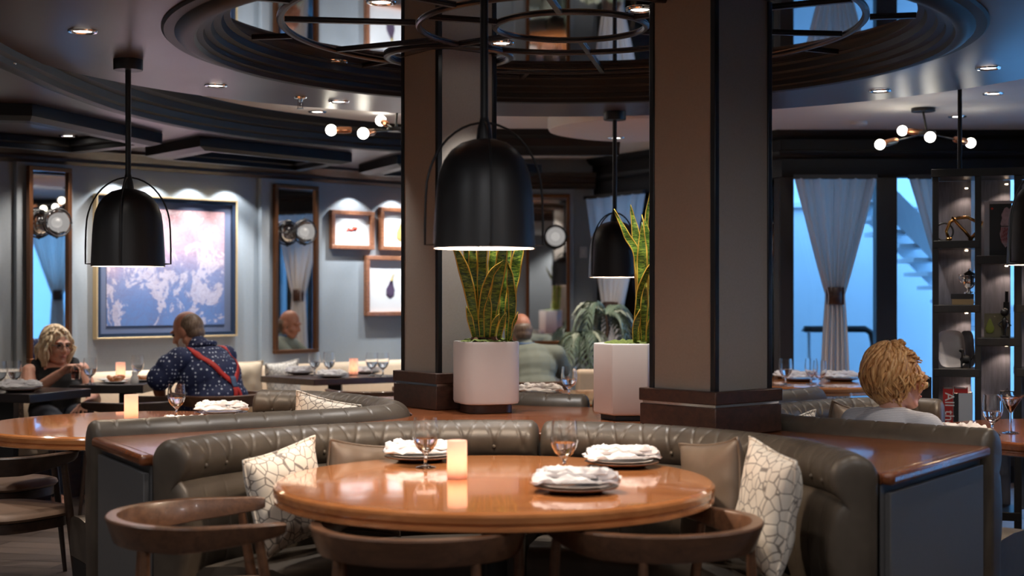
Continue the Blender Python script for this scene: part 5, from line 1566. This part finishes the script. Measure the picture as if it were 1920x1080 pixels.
# --- the blonde woman on the wall bench
wl = person('woman with ash-blonde hair and glasses in sleeveless black top, raising a drink', (-2.985, 9.30, 0), -147)
hip, chest, nb, hc = V(0, 0, .565), V(0, .02, .725), V(0, .005, .855), V(.0, .035, .985)
M = hm(13, 4, -3)
shR, shL = V(.165, .0, .815), V(-.165, .0, .815)
elR, wrR = V(.205, .12, .675), V(.055, .285, .815)
elL, wrL = V(-.225, .10, .63), V(-.12, .28, .615)
mb = MB(); torso(mb, hip, chest, nb, (shR, shL), 1.0, 1.05); mb.cap(V(0, .0, .84), V(0, .02, .93), .052, .048)
mb.ell(V(.07, .09, .70), (.07, .06, .065)); mb.ell(V(-.07, .09, .70), (.07, .06, .065))
add_head(mb, hc, M, .98)
limb(mb, [shR, elR, wrR], [.054, .044, .028]); limb(mb, [shL, elL, wrL], [.054, .044, .028])
dR = (wrR - elR).normalized(); up = V(.35, .35, .87); sx_ = dR.cross(up).normalized(); up = sx_.cross(dR)
add_hand(mb, wrR + dR * .02, Matrix((sx_, dR, up)).transposed() @ Matrix.Rotation(R(-35), 3, 'Y'), -1, (22, 38, 25), 6, 20, .95)
dL = (wrL - elL).normalized(); sy_ = dL.cross(V(0, 0, 1)).normalized()
add_hand(mb, wrL + dL * .02, Matrix((sy_, dL, sy_.cross(dL))).transposed(), 1, (20, 25, 20), 5, 20, .95)
legs(mb, hip, .10, .43, .51, .43); feet(mb, .10, .43)
fuse(mb, 'body', M_skin, wl, .0055, 4)
mb = MB(); torso(mb, hip, V(0, .02, .71), V(0, .0, .82), (), 1.0, 1.05, .012)
mb.ell(V(.07, .092, .70), (.079, .068, .073)); mb.ell(V(-.07, .092, .70), (.079, .068, .073))
for x in (-1, 1): mb.cap(V(x * .095, .07, .76), V(x * .118, .0, .868), .052, .040); mb.cap(V(x * .10, -.06, .76), V(x * .115, .0, .872), .045, .030); mb.cap(V(x * .07, -.07, .80), V(-x * .07, -.07, .80), .04, .04)
fuse(mb, 'top', M_blackcloth, wl, .006, 3)
mb = MB(); legs(mb, hip, .10, .43, .51, .43, e=.008); mb.ell(hip, (.178, .14, .10)); fuse(mb, 'trousers', M_denim, wl, .009, 3)
head_bits(wl, hc, M, .98, M_blackmetal)
mb = MB()
def endw(az):
    f = abs(((az + PI) % (2 * PI)) - PI)       # 0 = face
    return 44 if f < .75 else (64 if f < 1.05 else 98)
def hangw(az):
    f = abs(((az + PI) % (2 * PI)) - PI); return 0 if f < .9 else (.13 if f < 1.15 else .185)
mb.ell(hc + M @ V(0, -.022, .030), (.083, .098, .098), M, 24, 16)
hair_locks(mb, hc + M @ V(0, -.015, .022), M, (.090, .106, .104), 120, 3, endw, .015, .009, 0, hangw)
mb.build('hair', M_blonde, wl, world=False, smooth=180)
q = M_iced
tb = thing('tumbler', 'tumbler of dark drink held up by the blonde woman', 'glass', (0, 0, 0))
MW = Matrix.Translation(Vector(wl.location)) @ Matrix.Rotation(R(-147), 4, 'Z')
tb.location = MW @ (wrR + dR * .098 + V(-.022, .0, -.085) + V(.0, .03, 0))
mb = MB(); mb.lathe([(0, .001), (.026, .001), (.031, .09), (.0298, .09), (.025, .006), (0, .006)], 28); mb.build('glass', M_glass, tb, world=False, smooth=50)
mb = MB(); mb.lathe([(0, .0066), (.0245, .0066), (.0284, .066), (0, .066)], 28); mb.build('drink', M_iced, tb, world=False, smooth=50)

# --- the man in braces
ml = person('bald-topped bearded man in navy dotted shirt with red braces, back turned', (-1.885, 9.04, 0), 58)
hip, chest, nb, hc = V(0, -.01, .635), V(0, .05, .79), V(0, .145, .955), V(0, .245, 1.083)
M = hm(12, 24)
shR, shL = V(.205, .11, .915), V(-.205, .11, .915)
elR, wrR = V(.29, .28, .80), V(.16, .46, .825); elL, wrL = V(-.30, .20, .785), V(-.15, .33, .65)
mb = MB(); torso(mb, hip, chest, nb, (shR, shL), 1.25, 1.35); mb.cap(V(0, .13, .94), V(0, .205, 1.02), .064, .060)
mb.ell(V(0, .10, .66), (.19, .17, .16)); add_head(mb, hc, M, 1.05)
limb(mb, [shR, elR, wrR], [.062, .05, .032]); limb(mb, [shL, elL, wrL], [.062, .05, .032])
for w_, e_, sd in ((wrR, elR, -1), (wrL, elL, 1)):
    d = (w_ - e_).normalized(); s_ = d.cross(V(0, 0, 1)).normalized(); add_hand(mb, w_ + d * .02, Matrix((s_, d, s_.cross(d))).transposed(), sd, (25, 35, 25), 5, 20, 1.05)
legs(mb, hip, .13, .42, .56, .30, (.095, .065, .045)); feet(mb, .13, .30)
fuse(mb, 'body', M_skin_tan, ml, .0065, 4)
mb = MB(); torso(mb, hip, chest, nb, (shR, shL), 1.28, 1.42, .016); mb.ell(V(0, .10, .66), (.205, .185, .17)); mb.ell(V(0, -.02, .63), (.205, .165, .14))
limb(mb, [shR, shR.lerp(elR, .92)], [.078, .078]); limb(mb, [shL, shL.lerp(elL, .92)], [.078, .082]); mb.ell(shL.lerp(elL, .5), (.085, .085, .10)); mb.cap(V(0, .10, .93), V(0, .145, .985), .085, .073)
shirt = fuse(mb, 'shirt', M_dots, ml, .008, 6)
mb = MB(); legs(mb, hip, .13, .42, .56, .30, (.103, .073, .055)); mb.ell(hip + V(0, 0, -.06), (.19, .16, .09)); fuse(mb, 'trousers', M_denim, ml, .009, 3)
head_bits(ml, hc, M, 1.05, None, False)
mb = MB(); mb.ell(hc + M @ V(0, -.040, .018), (.083, .078, .088), M, 24, 16); mb.ell(hc + M @ V(0, -.052, -.035), (.070, .058, .05), M, 20, 12); fuse(mb, 'hair', M_greyhair, ml, .005, 3)
mb = MB(); mb.ell(hc + M @ V(0, .058, -.098), (.050, .050, .040), M); mb.ell(hc + M @ V(.05, .03, -.075), (.024, .035, .045), M); mb.ell(hc + M @ V(-.05, .03, -.075), (.024, .035, .045), M); mb.ell(hc + M @ V(0, .094, -.052), (.03, .016, .010), M); fuse(mb, 'beard', M_whitebeard, ml, .005, 3)
bvh = BVHTree.FromPolygons([v.co for v in shirt.data.vertices], [tuple(p.vertices) for p in shirt.data.polygons])
def strap(pts, w, nm, mat, par, lift=.004):
    P = resample([V(x, 0, z) for x, z in pts], .012); mb = MB(); rows = []
    for k, p in enumerate(P):
        t = (P[min(k + 1, len(P) - 1)] - P[max(k - 1, 0)]).normalized(); s_ = V(-t.z, 0, t.x)
        r = []
        for q in (-.5, 0, .5):
            a = p + s_ * w * q
            h = bvh.ray_cast(V(a.x, -1.2, a.z + .0), V(0, 1, 0))
            if h[0] is None: h = bvh.ray_cast(V(a.x, .12, 2), V(0, 0, -1))
            r.append((h[0] if h[0] is not None else a) + V(0, -lift, lift * .5))
        rows.append(r)
    b = len(mb.v)
    for r in rows: mb.v.extend(r)
    for k in range(len(rows) - 1):
        for i in range(2): mb.f.append((b + k * 3 + i, b + k * 3 + i + 1, b + (k + 1) * 3 + i + 1, b + (k + 1) * 3 + i)); mb.m.append(0)
    ob = mb.build(nm, mat, par, world=False, smooth=180, recalc=False)
    sm = ob.modifiers.new('thick', 'SOLIDIFY'); sm.thickness = .003
strap([(-.155, .985), (-.14, .93), (-.08, .83), (-.01, .765)], .034, 'brace', M_red, ml); strap([(.155, .985), (.14, .93), (.08, .83), (.01, .765)], .034, 'brace', M_red, ml)
strap([(.0, .765), (-.012, .72), (-.035, .60)], .03, 'brace', M_red, ml); strap([(.0, .765), (.014, .72), (.05, .60)], .03, 'brace', M_red, ml)
strap([(0, .80), (0, .735)], .045, 'brace_patch', M_leatherpatch, ml, .008)
mb = MB(); mb.tube([V(.085 * math.sin(a), .118 + .08 * -math.cos(a), .992 + .02 * math.cos(a)) for a in [R(q) for q in range(-120, 121, 20)]], .016, 8); mb.build('collar', M_dots, ml, world=False, smooth=180)

# --- the man in the sage shirt, far back
mr = person('balding man in sage-green shirt seen from behind, beyond the round planter', (.13, 10.48, 0), 4)
hip, chest, nb, hc = V(0, 0, .63), V(0, .05, .77), V(-.03, .10, .925), V(-.055, .145, 1.055)
M = hm(14, 18)
shR, shL = V(.20, .07, .875), V(-.21, .07, .875); elR, wrR = V(.265, .22, .74), V(.16, .40, .80); elL, wrL = V(-.27, .22, .74), V(-.16, .40, .80)
mb = MB(); torso(mb, hip, chest, nb, (shR, shL), 1.15, 1.15); mb.cap(V(-.03, .09, .91), V(-.05, .12, .99), .058, .056); add_head(mb, hc, M, 1.0)
limb(mb, [shR, elR, wrR], [.058, .048, .03]); limb(mb, [shL, elL, wrL], [.058, .048, .03])
for w_, e_, sd in ((wrR, elR, -1), (wrL, elL, 1)):
    d = (w_ - e_).normalized(); s_ = d.cross(V(0, 0, 1)).normalized(); add_hand(mb, w_ + d * .02, Matrix((s_, d, s_.cross(d))).transposed(), sd)
legs(mb, hip, .12, .44, .555, .43); feet(mb, .12, .43); fuse(mb, 'body', M_skin_tan, mr, .0075, 4)
mb = MB(); torso(mb, hip, chest, nb, (shR, shL), 1.2, 1.25, .014); limb(mb, [shR, shR.lerp(elR, .95)], [.074, .07]); limb(mb, [shL, shL.lerp(elL, .95)], [.074, .07]); mb.cap(V(-.025, .085, .90), V(-.035, .10, .945), .08, .07); mb.ell(V(0, 0, .63), (.195, .155, .14))
fuse(mb, 'shirt', M_sage, mr, .009, 5)
mb = MB(); legs(mb, hip, .12, .44, .555, .43, e=.008); mb.ell(hip + V(0, 0, -.06), (.185, .15, .09)); fuse(mb, 'trousers', M_denim, mr, .01, 3)
mb = MB(); mb.tube([V(-.035 + .075 * math.sin(a), .095 - .068 * math.cos(a), .95) for a in [R(q) for q in range(-120, 121, 20)]], .015, 8); mb.build('collar', M_leatherpatch, mr, world=False, smooth=180)
mb = MB(); mb.ell(hc + M @ V(0, -.030, -.012), (.081, .086, .068), M, 24, 16); mb.ell(hc + M @ V(0, -.045, -.05), (.068, .062, .05), M, 20, 12); fuse(mb, 'hair', M_greyhair, mr, .006, 3)

# --- the copper-haired woman in the right-hand booth
wr = person('woman with tousled copper-blonde hair and pale striped top, seen from behind', (1.465, 5.53, 0), -53)
hip, chest, nb, hc = V(0, .0, .605), V(0, .03, .72), V(0, .01, .845), V(0, .055, .990)
M = hm(-20, 4)
shR, shL = V(.165, .01, .805), V(-.165, .01, .805); elR, wrR = V(.205, .12, .62), V(.11, .30, .655); elL, wrL = V(-.21, .13, .62), V(-.10, .30, .655)
mb = MB(); torso(mb, hip, chest, nb, (shR, shL), 1.05, 1.1); mb.cap(V(0, .005, .83), V(0, .035, .93), .052, .048); add_head(mb, hc, M, 1.0)
limb(mb, [shR, elR, wrR], [.054, .044, .028]); limb(mb, [shL, elL, wrL], [.054, .044, .028])
for w_, e_, sd in ((wrR, elR, -1), (wrL, elL, 1)):
    d = (w_ - e_).normalized(); s_ = d.cross(V(0, 0, 1)).normalized(); add_hand(mb, w_ + d * .02, Matrix((s_, d, s_.cross(d))).transposed(), sd, (25, 30, 20), 5, 20, .95)
legs(mb, hip, .10, .40, .545, .41); feet(mb, .10, .41); fuse(mb, 'body', M_skin, wr, .0055, 4)
mb = MB(); torso(mb, hip, chest, V(0, .0, .845), (shR, shL), 1.08, 1.15, .010); limb(mb, [shR, shR.lerp(elR, .8)], [.068, .062]); limb(mb, [shL, shL.lerp(elL, .8)], [.068, .062]); mb.ell(V(0, 0, .62), (.18, .145, .12))
fuse(mb, 'knit_top', M_stripes, wr, .007, 4)
mb = MB(); legs(mb, hip, .10, .40, .545, .41, e=.008); mb.ell(hip + V(0, 0, -.02), (.18, .145, .075)); fuse(mb, 'trousers', M_denim, wr, .01, 3)
head_bits(wr, hc, M, 1.0, M_blackmetal)
mb = MB()
def endr(az):
    f = abs(((az + PI) % (2 * PI)) - PI); return 50 if f < .8 else (88 if f < 1.4 else 140)
def hangr(az):
    f = abs(((az + PI) % (2 * PI)) - PI); return .0 if f < .9 else (.05 if f < 1.5 else .0)
mb.ell(hc + M @ V(0, -.026, .022), (.080, .096, .098), M, 24, 16); mb.ell(hc + M @ V(0, -.055, -.05), (.058, .052, .06), M, 20, 12)
hair_locks(mb, hc + M @ V(0, -.026, .014), M, (.086, .106, .108), 190, 21, endr, .0115, .010, 0, hangr)
hair_locks(mb, hc + M @ V(0, -.024, .018), M, (.092, .112, .118), 110, 22, lambda a: endr(a) - 25, .009, .016, 0, None)
mb.build('hair', M_ginger, wr, world=False, smooth=180)
# ---------------------------------------------------------------- lamps
def spot(name, loc, tgt, power, size, blend=.4, col=(1, .93, .85), rad=.03):
    l = bpy.data.lights.new(name, 'SPOT'); l.energy = power; l.spot_size = R(size); l.spot_blend = blend; l.color = col; l.shadow_soft_size = rad
    o = bpy.data.objects.new(name, l); COL.objects.link(o); o.location = loc
    o.rotation_euler = (Vector(tgt) - Vector(loc)).to_track_quat('-Z', 'Y').to_euler(); return o
def point(name, loc, power, col=(1, .85, .7), rad=.03):
    l = bpy.data.lights.new(name, 'POINT'); l.energy = power; l.color = col; l.shadow_soft_size = rad
    o = bpy.data.objects.new(name, l); COL.objects.link(o); o.location = loc; return o
COOL = (.93, .97, 1.0); WARM = (1, .80, .60); NEUT = (1, .9, .8)
# wall washers above the large print and the small pictures
for px, pw in ((212, 1), (282, 1), (356, 1), (424, 1), (655, 1.0), (735, 1.0), (800, 1.0)):
    s = w_s(px); p = W3(s, .135, 2.19)
    spot('washer_or_fill_lamp', p, p + Vector((0, 0, -1)), 8 * pw, 114, .3, COOL, .006); p = W3(s, .30, 2.24)
    spot('washer_or_fill_lamp', p, p + Vector((0, 0, -1)) - WN * .26, 62 * pw, 66, .9, COOL, .02)
for px in (60, 130, 545):
    p = W3(w_s(px), .45, 2.24); spot('washer_or_fill_lamp', p, p + Vector((0, 0, -1)) - WN * .3, 26, 100, .9, NEUT, .03)
for (x, y) in LAMPS:
    spot('downlight_or_fill_lamp', (x, y, 2.345), (x, y, 0), 26, 85, .6, NEUT, .03)
for (x, y) in MLAMPS:
    spot('downlight_or_fill_lamp', (x, y, 2.41), (x, y, 0), 84, 74, .7, (1, .95, .9), .03)
for x in (-4.2, -2.4, -.6, 1.2, 3.0):  # added fill: unseen spots on the wall behind the camera, bounced forward
    spot('washer_or_fill_lamp', (x, -3.1, 2.4), (x, -3.4, 0), 60, 130, .5, (1, .92, .84), .05)
for y in (1.0, 3.0, 5.0):  # added fill: unseen spots bounced off the west wall
    spot('washer_or_fill_lamp', (-5.6, y, 2.25), (-5.9, y, 0), 40, 130, .5, (1, .9, .84), .05)
for (x, y, pw) in ((-1.6, 2.7, 26), (1.5, 2.7, 26), (0.0, 2.2, 24), (-2.6, 4.0, 20), (2.6, 3.6, 14)):  # added fill near the camera, no fittings; wide cones reach the column fronts
    spot('downlight_or_fill_lamp', (x, y, 2.30), (x, y + .6, 0), pw, 150, .5, (.97, .97, 1), .05)
for (x, y, pw) in ((.2, 10.2, 40), (.75, 10.6, 40), (-.3, 8.9, 24), (1.0, 9.2, 18), (2.2, 8.6, 12), (-2.75, 6.5, 34), (-2.3, 8.6, 34), (-2.1, 7.7, 40), (-1.5, 9.3, 18)):  # added fill without fittings, brightens the back, left floor and faces
    spot('downlight_or_fill_lamp', (x, y, 2.29), (x, y, 0), pw, 120, .6, NEUT, .04)
for (x, y, z, pw) in PENDS:
    point('pendant_lamp', (x, y, z), pw, WARM if y > 5 else (1, .82, .64), .035)
for (x, y, z) in CANDLES:
    point('candle_lamp', (x, y, z), .4, (1, .74, .5), .008)
for (x, y, z) in BULBS:
    point('globe_lamp', (x, y, z), .3, (1, .9, .7), .034)
for p in SHELFLEDS:
    spot('shelf_spot_lamp', p, (p[0], p[1] + .06, p[2] - 1), .9, 120, .5, (1, .72, .52), .01)
